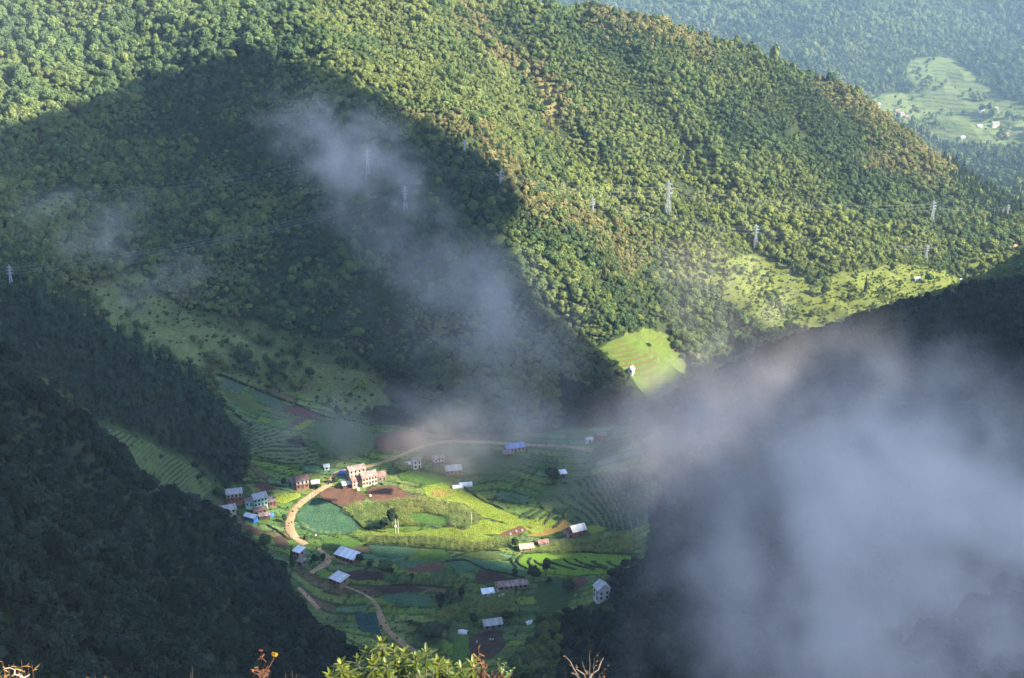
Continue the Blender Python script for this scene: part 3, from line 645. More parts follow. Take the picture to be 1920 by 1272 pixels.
def scatter(name, meshes, P, size, tint, label, cat, lean=.05):
    me = bpy.data.meshes.new(name); n = len(P); me.vertices.add(n); me.vertices.foreach_set('co', np.asarray(P, np.float32).ravel())
    def put(k, t, key, a): me.attributes.new(k, t, 'POINT').data.foreach_set(key, np.asarray(a).ravel())
    put('pick', 'INT', 'value', rng.randint(0, len(meshes), n).astype(np.int32))
    put('turn', 'FLOAT_VECTOR', 'vector', np.c_[rng.uniform(-lean, lean, n), rng.uniform(-lean, lean, n), rng.uniform(0, 6.28, n)].astype(np.float32))
    put('size', 'FLOAT_VECTOR', 'vector', np.asarray(size, np.float32)); put('tint', 'FLOAT_VECTOR', 'vector', np.asarray(tint, np.float32))
    me.update(); o = link(name, me); md = o.modifiers.new('scatter', 'NODES'); md.node_group = scatter_group(proto_coll(name+'_kinds', meshes))
    return tag(o, label, cat, kind='stuff')

# ---------------------------------------------------------------- the woods
def jgrid(x0, x1, y0, y1, s):
    gx, gy = np.meshgrid(np.arange(x0, x1, s), np.arange(y0, y1, s)); gx = gx.ravel()+rng.uniform(-.42, .42, gx.size)*s; gy = gy.ravel()+rng.uniform(-.42, .42, gy.size)*s
    z = height(gx, gy); u, v = pix(gx, gy, z); k = (u > -60) & (u < 1980) & (v > -90) & (v < 1420); return gx[k], gy[k], z[k], u[k], v[k]
def trees_for(x, y, z, u, v):
    k = region(u+8*fbm(x, y, 13, 2, 81), v+5*fbm(x, y, 13, 2, 82)); dens = np.ones(len(x))
    nn = fbm(x, y, 30, 3, 83)
    dens[k['shrubby'] & (y > 760)] = .26; m = k['meadow'] & (y > 740) & (y < 1100); dens[m] = np.where(nn[m] > .30, .35, .03)
    dens[k['valley'] & (y > 500) & (y < 900)] = 0; dens[k['gully'] & (y < 780)] = .06; dens[k['hillfield'] & (y > 800) & (y < 960)] = 0
    m = k['right'] & (y > 860) & (y < 1420); dens[m] = np.clip(.04+.9*nn[m], .015, .5); dens[k['rib'] & (y > 1000)] = .25; m = k['far'] & (y > 1700); dens[m] = np.where(nn[m] > .34, .6, .02)
    gap = fbm(x, y, 16, 2, 86); dens *= np.where((gap > .42) & (y > 700) & (y < 1480), .25, 1.0)
    for cp in ([(535,1090),(575,1085),(628,1138),(634,1190),(592,1192),(550,1140)],[(1088,1085),(1142,1085),(1146,1152),(1092,1152)],[(20,505),(40,505),(40,560),(8,560)]): dens[inpoly(u, v, cp) & (y < 800)] = 0
    dens[(v > 1290) & (y < 560) & (u > 640) & (u < 1000)] *= .3
    return rng.uniform(0, 1, len(x)) < dens
def near_line(u, v, line):
    d = np.full(len(u), 1e9)
    for (x1, y1), (x2, y2) in zip(line[:-1], line[1:]):
        t = np.clip(((u-x1)*(x2-x1)+(v-y1)*(y2-y1))/((x2-x1)**2+(y2-y1)**2), 0, 1); d = np.minimum(d, np.hypot(u-x1-t*(x2-x1), v-y1-t*(y2-y1)))
    return d
parts = []
for (x0, x1, y0, y1, s) in [(-420,620,170,560,3.1),(-700,900,560,1480,2.45),(-250,1250,1480,2660,5.6)]:
    q = jgrid(x0, x1, y0, y1, s); k = trees_for(*q); parts.append([a[k] for a in q])
tx, ty, tz, tu, tv = [np.concatenate(a) for a in zip(*parts)]; tz = height(tx, ty)
big_zone = inpoly(tu, tv, [(-60,-90),(620,-90),(560,60),(470,110),(300,170),(150,230),(-60,290)]) & (ty > 900)
kk = seen(tx, ty, tz+5, 30) & ~(big_zone & (rng.uniform(0, 1, len(tx)) < .55)); big_zone = big_zone[kk]; tx, ty, tz, tu, tv = tx[kk], ty[kk], tz[kk], tu[kk], tv[kk]
n = len(tx); q = np.clip(rng.gamma(6, 1/6.0, n), .5, 2.1)
q = np.where(big_zone, q*1.55, q); q *= np.clip(1+.55*fbm(tx, ty, 40, 3, 77), .6, 1.5); H = np.where(ty < 560, 4.8, 4.0)*q; W = H*rng.uniform(.85, 1.25, n); H = H*np.exp(.15*rng.randn(n)); emg = rng.uniform(0, 1, n) < .08; H = np.where(emg, H*1.3, H); W = np.where(emg, W*1.3, W)
H = np.where(ty > 1480, H*1.9, H); W = np.where(ty > 1480, W*1.65, W)
DARK, MID, OLIVE, YEL, BRN, GREY, BLUE = [np.array(c) for c in ((.040,.066,.028),(.082,.116,.036),(.132,.150,.045),(.150,.175,.038),(.165,.125,.058),(.080,.078,.050),(.030,.060,.032))]
g1 = fbm(tx, ty, 110, 3, 91); g2 = fbm(tx, ty, 28, 3, 92); u1 = rng.uniform(0, 1, n)
lowland = inpoly(tu, tv, [(1050,300),(1300,330),(1700,430),(1800,470),(1700,520),(1400,490),(1330,520),(1200,450),(1080,390)]) & (ty > 900)
w_ = np.clip(.48+1.0*g1+.55*g2+.24*rng.randn(n)+np.where(lowland, .30, 0)+np.where((tu > 560) & (tu < 1000) & (tv < 420), .12, 0), 0, 1)[:, None]
T = np.where(w_ < .5, DARK+(MID-DARK)*w_*2, MID+(OLIVE-MID)*(w_*2-1)); T = np.where((u1 > .985)[:, None], YEL*.6+OLIVE*.3, T); T = np.where((lowland & (u1 < .60))[:, None], T*.45+YEL*.6, T)
RID = [[(880,20),(940,100),(1010,140),(1050,190),(1040,230)],[(740,230),(890,250),(960,330),(1000,390),(1130,430),(1180,500)],[(1120,40),(1250,60),(1320,90)],[(1560,170),(1660,230),(1740,290),(1760,330),(1640,300)],[(1130,430),(1200,470)]]
rd = np.min([near_line(tu, tv, L) for L in RID], axis=0); rm = (rng.uniform(0, 1, n) < .75*np.exp(-(rd/26)**2)) & (ty > 900); T = np.where(rm[:, None], BRN*.55+OLIVE*.45, T)
T = np.where(big_zone[:, None], T*.7+np.array((.080,.105,.045))*.35, T)
near_slope = (ty < 600) & (tu < 760); T = np.where(near_slope[:, None], np.where((u1 < .6)[:, None], np.array((.012,.021,.012)), np.array((.025,.036,.023))), T)  # dark foliage, tinted darker still to deepen the shade on this slope
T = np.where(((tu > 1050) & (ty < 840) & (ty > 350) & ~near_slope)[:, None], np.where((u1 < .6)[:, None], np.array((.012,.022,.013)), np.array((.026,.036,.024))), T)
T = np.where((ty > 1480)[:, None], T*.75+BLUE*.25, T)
T = T*rng.uniform(.82, 1.18, n)[:, None]
CONZ = [(0,535),(150,590),(250,655),(390,735),(430,795),(475,880),(440,925),(380,905),(300,870),(200,820),(120,745),(0,680)]
CON2 = [(1740,250),(1920,280),(1920,400),(1860,430),(1780,340)]
cz = (inpoly(tu, tv, CONZ) & (ty < 790) & (ty > 560) & (rng.uniform(0, 1, n) < .12)) | (inpoly(tu, tv, CON2) & (rng.uniform(0, 1, n) < .35))
con_zone = inpoly(tu, tv, CONZ) & (ty < 790) & (ty > 560); T = np.where(con_zone[:, None], np.array((.030,.050,.026))*rng.uniform(.8, 1.2, n)[:, None], T)
H = np.where(cz, 7.5*q+2, H); W = np.where(cz, H*.95, W); T = np.where(cz[:, None], np.array((.026,.048,.028))*rng.uniform(.8, 1.3, n)[:, None], T)
vis = seen(tx, ty, tz+H*.7, 4) & (tu > 4) & (tu < 1916) & (tv > 4) & (tv < 1268)
app = H*W/(tx**2+ty**2+tz**2)
pick_b = np.zeros(n, bool); pick_c = np.zeros(n, bool)
o_ = np.argsort(-np.where(vis & ~cz, app, 0))[:300]; pick_b[o_] = True
o_ = np.argsort(-np.where(vis & cz, app, 0))[:300]; pick_c[o_] = vis[o_] & cz[o_]
rest = ~(pick_b | pick_c)
P3 = np.c_[tx, ty, tz-.25]
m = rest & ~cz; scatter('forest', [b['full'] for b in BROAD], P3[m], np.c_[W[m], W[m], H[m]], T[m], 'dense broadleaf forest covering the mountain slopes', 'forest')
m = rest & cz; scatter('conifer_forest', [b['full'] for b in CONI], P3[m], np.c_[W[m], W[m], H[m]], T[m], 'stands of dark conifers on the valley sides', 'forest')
print('trees', n, 'rest', int(rest.sum()), 'conifers', int(cz.sum()))
def tree(name, shape, x, y, z, w, h, tint, label, cat, group=None, rz=None):
    e = empty(name, (x, y, z-.2), random.uniform(0, 6.28) if rz is None else rz); tag(e, label, cat, group)
    for part in ('trunk', 'crown'):
        o = link(part, shape[part], e); o.scale = (w, w, h)
        if part == 'crown': o['tint'] = [float(c) for c in tint]
    return e
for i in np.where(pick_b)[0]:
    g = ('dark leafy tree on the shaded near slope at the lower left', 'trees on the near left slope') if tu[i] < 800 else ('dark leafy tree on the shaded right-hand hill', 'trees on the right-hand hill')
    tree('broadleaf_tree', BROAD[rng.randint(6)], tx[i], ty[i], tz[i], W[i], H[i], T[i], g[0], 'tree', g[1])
for i in np.where(pick_c)[0]:
    g = ('dark conifer on the wooded spur left of the fields', 'conifers on the left spur') if tu[i] < 800 else ('conifer on the slope below the far farms', 'conifers below the far farms')
    tree('conifer', CONI[rng.randint(4)], tx[i], ty[i], tz[i], W[i], H[i], T[i], g[0], 'conifer', g[1])

# ---------------------------------------------------------------- single trees and shrubs in the valley  (foot u, v, height m, width m, tint, kind, label)
G1, G2, G3 = (.028,.045,.022), (.050,.085,.028), (.17,.20,.03)
SINGLES = [
 (632,783,7,5,G1,'b','round dark tree at the end of the hillside hedge'),
 (557,833,5,12,G1,'b','broad dark tree clump below the two small green plots'),
 (683,734,8,7,G3,'b','bright yellow green tree at the foot of the misty slope'),
 (722,994,7,8,G1,'b','dark leafy tree left of the white pole in the maize'),
 (735,990,11,6,G1,'b','taller dark tree beside the white pole in the maize'),
 (532,912,5,4,G1,'b','small dark tree behind the teal house'),
 (512,945,4,4,G1,'b','dark bush between teal house and red soil plot'),
 (440,985,6,5,G1,'b','dark tree below the one storey tan house'),
 (534,980,5,4,G1,'b','dark bush at the road edge by the left houses'),
 (575,1012,3,4,G2,'b','low green bush where the road turns to the hairpin'),
 (590,1056,5,6,G1,'b','dark leafy tree inside the hairpin of the road'),
 (606,1052,4,4,G1,'b','dark bush above the hairpin corner'),
 (548,1066,11,5,G1,'c','dark conifer below the tall pinkish house'),
 (480,1062,12,5,G1,'c','dark conifer at the top of the near slope edge'),
 (520,1090,10,6,G2,'b','green leafy tree above the straight road piece'),
 (674,1056,5,6,G1,'b','dark tree at the right gable of the white roofed house'),
 (693,1062,3,5,G1,'b','low dark bush right of the white roofed house'),
 (724,1066,4,9,G2,'b','wide grey green bush above the brown strip'),
 (731,1074,3,4,G1,'b','small dark bush on the brown strip'),
 (773,1088,4,4,G1,'b','small dark tree on the valley bottom crop strip'),
 (826,1142,9,7,G1,'b','dark leafy tree left of the small white roofed hut'),
 (845,1130,8,9,G2,'b','wide green tree above the dark leafy tree'),
 (865,1126,7,5,G1,'b','slim dark tree nearest the small white roofed hut'),
 (806,1200,7,16,G1,'b','very wide dark thicket right of the winding track'),
 (888,1172,6,6,G1,'b','dark tree left of the grey tin house'),
 (950,1168,6,7,G1,'b','dark tree right of the grey tin house'),
 (966,1080,4,4,G1,'b','little round tree on the long blue green plot'),
 (1000,1090,8,8,G1,'b','dark tree at the tip of the curved terraces'),
 (1024,1082,10,5,G1,'b','tall dark tree standing in the curved terraces'),
 (1030,1095,4,4,G1,'b','dark bush below the tall tree in the terraces'),
 (966,1026,5,5,G1,'b','dark tree left of the tan roofed hut'),
 (1066,1110,6,8,G1,'b','dark tree on the reddish ground by the narrow house'),
 (1058,974,4,4,G2,'b','small green tree above the orange soil strips'),
 (1062,960,4,4,G3,'b','pale green bush in the dim terraces'),
 (660,905,3,4,G1,'b','dark bush left of the white blue shed'),
 (628,906,4,5,G1,'b','dark bush beside the blue tarpaulin'),
 (596,916,3,4,G1,'b','dark bush at the road by the rusty two storey house'),
 (1036,900,7,12,G1,'b','dark misty tree clump by the small hidden white roof'),
 (756,886,5,9,G1,'b','dark misty bushes left of the two storey misty house'),
 (468,1010,5,6,G2,'b','green bush below the brown dug plot'),
 (1545,556,9,9,G1,'b','round dark tree alone in the bright right meadow'),
 (1622,552,15,8,G1,'c','tall dark conifer in the bright right meadow'),
 (1480,505,8,7,G1,'b','dark tree at the left end of the bright right meadow'),
 (1592,565,6,6,G1,'b','small dark tree below the tall conifer'),
 (1535,530,9,7,G1,'b','dark tree above the round tree of the right meadow'),
 (1672,510,7,7,G1,'b','dark tree near the top of the bright right meadow'),
 (1740,530,8,8,G2,'b','leafy tree beside the little white roof at the right'),
 (1808,528,12,6,G1,'c','dark conifer by the valley mouth at the right'),
 (1216,652,3,5,G1,'b','small dark tree in the bright hillside field'),
]
for u, v, h, w, t, kd, lab in SINGLES:
    x, y, z = gpt(u, v); tree('conifer' if kd == 'c' else 'broadleaf_tree', (CONI if kd == 'c' else BROAD)[rng.randint(4)], x, y, z, w*(1.1 if kd == 'b' else 1.6), h*1.15, t, lab, 'conifer' if kd == 'c' else 'tree')
def hedge(px, label, h=2.2, w=2.6):
    g = ground(*np.array(smooth_line(px, 2), float).T); g = resample(g[~np.isnan(g[:, 0])], 1.5); V, Fc, A = [], [], []
    for x, y in g:
        if rng.uniform() < .12: continue
        a, f, c = crown_arrays(rng.randint(1000), 3, -.05, .6, .9, 14, .16, True); s = rng.uniform(.7, 1.3); n = len(V)
        V += list(a*np.array([w*s, w*s, h*s])+np.array([x, y, float(height(x, y))])); Fc += [tuple(k+n for k in q) for q in f]; A += list(c)
    o = link('hedge', leafy_mesh('hedge', V, Fc, A)); o['tint'] = (.034,.054,.024); return tag(o, label, 'hedge')
hedge([(408,704),(425,708),(455,722),(475,730),(520,748),(556,760)], 'dark hedge along the top of the hillside fields')
hedge([(556,760),(590,776),(622,786),(660,790),(700,798)], 'thin dark hedge running down to the round dark tree', 1.4, 1.6)
hedge([(420,760),(450,785),(470,800)], 'dark hedge at the edge of the conifer spur')
hedge([(536,826),(560,834),(585,842)], 'dark hedge under the broad tree clump', 1.8, 2.2)
hedge([(760,1165),(800,1180),(840,1178)], 'low dark hedge around the very wide thicket', 2.0, 3.0)
# shrubs and rough grass of the open slopes
gx, gy, gz, gu, gv = jgrid(-420, 900, 540, 1420, 3.0); k = region(gu, gv); nn = fbm(gx, gy, 24, 3, 84)
m = ((k['meadow'] | k['shrubby']) & (gy > 740) & (gy < 1100) & (rng.uniform(0, 1, len(gx)) < .16+.5*np.clip(nn, 0, 1)))|(k['right'] & (gy > 860) & (rng.uniform(0, 1, len(gx)) < .34+.6*np.clip(nn, 0, 1)))|(k['gully'] & (gy < 780) & (rng.uniform(0, 1, len(gx)) < .18))|(k['far'] & (gy > 1700) & (rng.uniform(0, 1, len(gx)) < .1))
m &= seen(gx, gy, gz+1, 20); s = rng.uniform(.8, 2.3, m.sum()); t = np.where((rng.uniform(0, 1, m.sum()) < .6)[:, None], np.array((.055,.080,.028)), np.array((.11,.13,.04)))
t = np.where(k['right'][m][:, None], t*1.25, t)*rng.uniform(.8, 1.2, m.sum())[:, None]
scatter('undergrowth', BUSH, np.c_[gx, gy, gz][m], np.c_[s*1.3, s*1.3, s], t, 'rough shrubs dotted over the open slopes', 'undergrowth')
x0, y0 = np.meshgrid(np.arange(-230, 130, 2.1), np.arange(545, 850, 2.1)); x0 = x0.ravel()+rng.uniform(-1, 1, x0.size); y0 = y0.ravel()+rng.uniform(-1, 1, y0.size); z0 = height(x0, y0); u0, v0 = pix(x0, y0, z0)
m = inpoly(u0, v0, VALLEY) & seen(x0, y0, z0+.5, 12)
for _, poly, _l in FIELDS: m &= ~inpoly(u0, v0, poly)
nn = fbm(x0, y0, 20, 3, 85); ub = rng.uniform(0, 1, len(x0)); mt = m & (ub < .55); s = rng.uniform(.6, 1.5, mt.sum())
scatter('grass', TUFT, np.c_[x0, y0, z0][mt], np.c_[s, s, s], np.array((.075,.115,.035))*rng.uniform(.6, 1.4, mt.sum())[:, None], 'rough grass between the valley plots', 'grass')
mt = m & (ub > .90-.25*np.clip(nn, 0, 1)); s = rng.uniform(.4, 1.2, mt.sum())
scatter('scrub', BUSH, np.c_[x0, y0, z0][mt], np.c_[s*1.3, s*1.3, s], np.array((.045,.072,.026))*rng.uniform(.6, 1.4, mt.sum())[:, None], 'small weeds and bushes between the valley plots', 'scrub')
# maize
MAIZE_F = [[(640,958),(668,946),(720,944),(765,938),(800,934),(860,948),(905,972),(890,990),(840,992),(842,974),(800,963),(768,966),(770,978),(788,986),(700,993),(682,992)],
           [(664,1008),(720,1006),(820,1010),(900,1020),(930,1012),(975,1010),(960,1028),(905,1032),(880,1034),(800,1028),(690,1020)],
           [(1050,1016),(1130,1006),(1200,1000),(1205,1030),(1100,1036),(985,1040),(1010,1030)],
           [(560,975),(590,1000),(650,1010),(640,1004),(592,1002),(570,990)],[(745,1084),(830,1084),(880,1096),(820,1100),(750,1100)],[(880,1130),(960,1110),(975,1150),(905,1158),(820,1165),(790,1160)]]
pts = []
for poly in MAIZE_F:
    p_ = inside_pts(world_ring(poly, 0), 1.25, .4); pts.append(p_)
pts = np.concatenate(pts); s = rng.uniform(.8, 1.25, len(pts))*(1+.25*fbm(pts[:, 0], pts[:, 1], 12, 2, 88)); kt = fbm(pts[:, 0], pts[:, 1], 18, 2, 89)[:, None]
scatter('maize', MAIZE, np.c_[pts, height(pts[:, 0], pts[:, 1])+.1], np.c_[s*1.5, s*1.5, s*1.15], (np.array((.165,.195,.055))+kt*np.array((.05,.02,.0)))*rng.uniform(.5, 1.5, len(pts))[:, None], 'tall maize standing in the valley fields', 'maize')
# low leafy rows on the vegetable plots
pts = []
for kf, poly, _l in FIELDS:
    if kf in ('teal', 'green', 'slate', 'water', 'olive', 'dkgreen', 'lime', 'pale'):
        p_ = inside_pts(world_ring(poly, 0), 1.15, .3); pts.append(np.c_[p_, np.full(len(p_), ['teal','green','slate','water','olive','dkgreen','lime','pale'].index(kf))])
pts = np.concatenate(pts); ct = np.array([(.075,.15,.080),(.10,.18,.04),(.095,.14,.080),(.03,.085,.075),(.12,.15,.05),(.05,.095,.035),(.165,.20,.034),(.105,.15,.065)])[pts[:, 2].astype(int)]; s = rng.uniform(.3, .6, len(pts))*(1+.5*fbm(pts[:, 0], pts[:, 1], 9, 2, 66))
scatter('vegetable_crop', BUSH, np.c_[pts[:, :2], height(pts[:, 0], pts[:, 1])+.15], np.c_[s*1.25, s*1.25, s*.9], ct*rng.uniform(.75, 1.25, len(pts))[:, None], 'leafy vegetable plants on the valley plots', 'vegetables')
# ================================================================ houses
HM = {'cream': simple('cream_plaster', (.58,.50,.38), .9, .2, 1.5), 'peach': simple('peach_plaster', (.62,.46,.34), .9, .2, 1.5), 'brick': simple('brick', (.28,.135,.09), .9, .35, 2.5), 'mud': simple('mud_plaster', (.36,.23,.15), .95, .3, 1.5),
      'white': simple('white_wash', (.70,.68,.64), .9, .15, 1.5), 'mint': simple('mint_plaster', (.45,.62,.54), .9, .12, 1.5), 'stone': simple('stone_wall', (.26,.22,.19), .95, .4, 2.0), 'pink': simple('pink_plaster', (.50,.33,.28), .9, .3, 1.5),
      'wood': simple('old_timber', (.10,.06,.04), .9, .3, 4), 'greenwood': simple('green_painted_timber', (.03,.24,.15), .7, .2, 4), 'pane': simple('dark_glass', (.02,.025,.03), .25, .2, 2, spec=.5), 'blueply': simple('blue_sheet', (.05,.20,.55), .55, .25, 1.0),
      'whitesheet': simple('white_sheet', (.74,.74,.74), .6, .15, 1.0), 'straw': simple('straw', (.55,.48,.32), .95, .25, 6), 'tarp': simple('blue_tarpaulin', (.03,.17,.72), .5, .35, .8, bump=.1)}
RM = {'grey': tin('grey_tin', (.40,.40,.41), (.24,.20,.18), .22), 'pale': tin('pale_tin', (.56,.57,.58), (.36,.34,.33), .20), 'rust': tin('rusty_tin', (.34,.20,.17), (.16,.08,.06), .5, .7), 'mottled': tin('mottled_tin', (.40,.34,.32), (.19,.12,.10), .5, .65),
      'blue': tin('blue_tin', (.16,.29,.58), (.12,.20,.42), .2), 'tan': tin('tan_thatch', (.50,.36,.27), (.34,.22,.16), .3, .9), 'purple': tin('dull_tin', (.27,.20,.21), (.14,.09,.09), .4, .7), 'white': tin('white_tin', (.74,.76,.78), (.55,.55,.57), .08)}
def slab(mb, a, b, c, d, th, m=0):
    a, b, c, d = map(Vector, (a, b, c, d)); nrm = (b-a).cross(d-a).normalized()*th
    mb.add([a, b, c, d, a+nrm, b+nrm, c+nrm, d+nrm], [(3,2,1,0),(4,5,6,7),(0,1,5,4),(1,2,6,5),(2,3,7,6),(3,0,4,7)], m)
def house(name, label, u, v, L, W, H, rise, rot, wall, roofm, lower=None, lowh=0, rows=((1.8, 3),), wood='wood', roof='gable', gwin=1, door=True, over=.45, cat='house', chim=False, group=None):
    """u, v = foot of the front wall's middle in the photo; L along the ridge, W deep; front faces local -Y"""
    L, W, H, rise = L*.93, W*.93, H*.93, rise*.93; x, y, z = gpt(u, v); a = R(rot); x -= math.sin(a)*W/2*1.0; y += math.cos(a)*W/2
    cs = [(x+sx*L/2*math.cos(a)-sy*W/2*math.sin(a), y+sx*L/2*math.sin(a)+sy*W/2*math.cos(a)) for sx in (-1, 1) for sy in (-1, 1)]
    zs = height(*np.array(cs).T); z = float(np.mean(zs)*.4+zs.max()*.6)
    e = empty(name, (x, y, z), a); tag(e, label, cat, group); l, w = L/2, W/2; bot = -2.2
    mb = MB()
    if roof == 'gable':
        mb.add([(-l,-w,bot),(l,-w,bot),(l,w,bot),(-l,w,bot),(-l,-w,H),(l,-w,H),(l,w,H),(-l,w,H),(-l,0,H+rise),(l,0,H+rise)],
               [(0,1,5,4),(2,3,7,6),(1,2,6,9,5),(3,0,4,8,7),(4,5,9,8),(6,7,8,9),(3,2,1,0)])
    else:
        mb.add([(-l,-w,bot),(l,-w,bot),(l,w,bot),(-l,w,bot),(-l,-w,H),(l,-w,H),(l,w,H+rise),(-l,w,H+rise)], [(0,1,5,4),(2,3,7,6),(1,2,6,5),(3,0,4,7),(4,5,6,7),(3,2,1,0)])
    mb.build('wall', HM[wall], e)
    if lower:
        q = MB(); t = .04; q.box(-l-t, l+t, -w-t, w+t, bot-.1, lowh); q.build('lower_wall', HM[lower], e)
    rb = MB(); o = over; k = rise/w if roof == 'gable' else rise/W
    if roof == 'gable':
        slab(rb, (-l-o,-w-o,H-o*k+.03), (l+o,-w-o,H-o*k+.03), (l+o,0,H+rise+.03), (-l-o,0,H+rise+.03), .1); slab(rb, (l+o,w+o,H-o*k+.03), (-l-o,w+o,H-o*k+.03), (-l-o,0,H+rise+.03), (l+o,0,H+rise+.03), .1)
        rb.tube([(-l-o,0,H+rise+.12),(l+o,0,H+rise+.12)], .09, 6)
    else: slab(rb, (-l-o,-w-o,H-o*k+.03), (l+o,-w-o,H-o*k+.03), (l+o,w+o,H+rise+o*k+.03), (-l-o,w+o,H+rise+o*k+.03), .1)
    rb.build('roof', RM[roofm], e)
    def opening(nm, cx, cz, ww, hh, side):
        t = .05 if not lower else .09; f = MB(); g = MB(); fr = .11
        def bx(b, a0, a1, z0, z1, d0, d1):
            if side == 'f': b.box(a0, a1, -w-d1, -w-d0, z0, z1)
            elif side == 'r': b.box(l+d0, l+d1, a0, a1, z0, z1)
            else: b.box(-l-d1, -l-d0, a0, a1, z0, z1)
        d1 = t+.06
        bx(f, cx-ww/2-fr, cx-ww/2, cz-hh/2-fr, cz+hh/2+fr, .0, d1); bx(f, cx+ww/2, cx+ww/2+fr, cz-hh/2-fr, cz+hh/2+fr, .0, d1)
        bx(f, cx-ww/2, cx+ww/2, cz+hh/2, cz+hh/2+fr, .0, d1); bx(f, cx-ww/2, cx+ww/2, cz-hh/2-fr, cz-hh/2, .0, d1)
        if nm == 'window': bx(f, cx-.04, cx+.04, cz-hh/2, cz+hh/2, t-.02, d1-.01)
        fo = f.build(nm, HM[wood], e); bx(g, cx-ww/2, cx+ww/2, cz-hh/2, cz+hh/2, .0, t-.005); g.build('pane' if nm == 'window' else 'door_leaf', HM['pane' if nm == 'window' else wood], fo)
    for ri, (hz, cnt) in enumerate(rows):
        for i in range(cnt):
            cx = -l+L*(i+.5)/cnt
            if door and ri == 0 and i == cnt//2: opening('door', cx, 1.0, .95, 1.9, 'f')
            else: opening('window', cx, hz, .85, 1.15, 'f')
        for i in range(gwin):
            cy_ = -w+W*(i+.5)/gwin; opening('window', cy_, hz, .8, 1.1, 'r'); opening('window', cy_, hz, .8, 1.1, 'l')
    if chim: c = MB(); c.box(-l*.5-.25, -l*.5+.25, -.25+.5, .25+.5, H, H+rise+.7); c.build('chimney', HM['brick'], e)
    return e
TWO = lambda n, a=1.4, b=3.75: ((a, n), (b, n))
house('house', 'two storey cream and red house with grey tin roof, farthest left', 441,955, 9,6.5,5.6,1.7, 14,'cream','grey','brick',2.9,TWO(4))
house('house', 'two storey mint green house with green windows and pale tin roof', 490,956, 8.5,7,5.4,2.0, 30,'mint','grey',None,0,TWO(4),'greenwood')
house('annexe', 'small mint wing at the left end of the mint green house', 468,956, 4.5,4.5,3.6,1.0, 30,'mint','purple',None,0,((1.6,2),),'greenwood',cat='house wing')
house('annexe', 'low brick extension at the right end of the mint green house', 512,952, 4.2,5,3.0,.5, 28,'brick','mottled',None,0,((1.5,2),),roof='shed',cat='house wing')
house('house', 'rusty red roofed low house in front of the mint green house', 489,968, 7.5,4.5,2.7,1.2, 24,'mud','rust',None,0,((1.4,3),))
house('shed', 'open shed with grey sheet roof in front of the rusty roofed house', 497,975, 6,3,2.0,.5, 18,'wood','mottled',None,0,((1.0,1),),roof='shed',door=False,gwin=0,cat='shed')
house('house', 'one storey tan house with grey tin roof below the farthest left house', 430,974, 8.5,5.5,2.8,1.9, 24,'cream','grey',None,0,((1.5,3),))
house('shed', 'white roofed shed with blue sheet side left of the rusty roofed house', 467,977, 7,4,2.0,1.0, -28,'blueply','white',None,0,((1.1,2),),roof='gable',door=False,gwin=0,cat='shed')
house('house', 'old two storey house with brown roof and white gable by the road', 568,919, 7.5,6,5.6,1.9, 22,'white','rust','brick',2.8,TWO(3))
house('annexe', 'purple brown roofed wing left of the old white gabled house', 555,917, 5,6,3.8,1.3, 22,'stone','purple',None,0,((1.6,2),),cat='house wing')
house('shed', 'small pale roofed shed between the white gabled house and the road', 592,915, 4.2,3.5,2.2,.6, 10,'wood','pale',None,0,((1.2,1),),roof='shed',cat='shed')
house('house', 'two storey cream house with mottled roof behind the long peach house', 671,897, 10.5,6,5.2,1.7, 27,'cream','mottled',None,0,TWO(4))
house('house', 'long two storey peach house with pale mottled roof, bright in the sun', 694,911, 9.6,6.5,5.6,2.0, 28,'peach','mottled',None,0,TWO(5))
house('annexe', 'lower peach wing at the left end of the long peach house', 672,913, 7.2,6,4.2,1.7, 28,'peach','rust',None,0,TWO(3,1.3,3.2),cat='house wing')
house('house', 'small stone house with dull red roof right of the long peach house', 717,903, 5.2,5.5,3.6,1.8, 28,'stone','rust',None,0,((1.5,2),))
house('shed', 'white blue tin roofed shed at the left end of the peach wing', 652,915, 5.8,4,2.2,1.2, 26,'wood','pale',None,0,((1.2,2),),cat='shed')
house('house', 'two storey misty house with dull roof beside the small white hut', 783,880, 5,5,5.2,1.4, 26,'white','mottled',None,0,TWO(2))
house('hut', 'small white hut left of the two storey misty house', 766,880, 4,4,2.8,.8, 20,'white','pale',None,0,((1.5,2),),cat='hut')
house('house', 'two storey misty house with mottled roof above the brick house', 824,874, 6.5,5,4.8,1.6, 22,'white','mottled','stone',2.4,TWO(3))
house('house', 'one storey brick house with pale tin roof above the white tunnel', 851,891, 9.5,6.5,3.0,2.0, 12,'brick','grey',None,0,((1.5,4),))
house('house', 'long one storey house with bright blue tin roof beside the dirt road', 967,848, 12,6,3.0,1.9, 16,'pink','blue',None,0,((1.5,5),))
house('shed', 'low brick shed in front of the blue roofed house', 953,857, 5,4,2.0,.4, 12,'brick','rust',None,0,((1.1,1),),roof='shed',cat='shed')
house('house', 'brick house with bright grey roof at the edge of the sunlit field', 1087,1007, 8.5,6.5,3.4,2.2, 27,'brick','pale',None,0,((1.6,3),))
house('annexe', 'ruined stone wing left of the brick house with bright grey roof', 1070,1010, 4,4.5,2.0,.5, 27,'stone','rust',None,0,((1.0,1),),roof='shed',door=False,cat='house wing')
house('hut', 'tan roofed hut below the sunlit field', 988,1034, 7.6,5,2.0,1.5, 14,'mud','tan',None,0,((1.1,2),),cat='hut')
house('hut', 'small rusty striped roof hut right of the tan roofed hut', 1020,1024, 5.6,4,1.6,1.0, 20,'stone','rust',None,0,((.9,1),),cat='hut')
house('house', 'tall narrow pinkish house with white top among trees below the road', 556,1052, 4.5,5,5.6,.7, -30,'pink','white','stone',2.4,TWO(2),roof='shed')
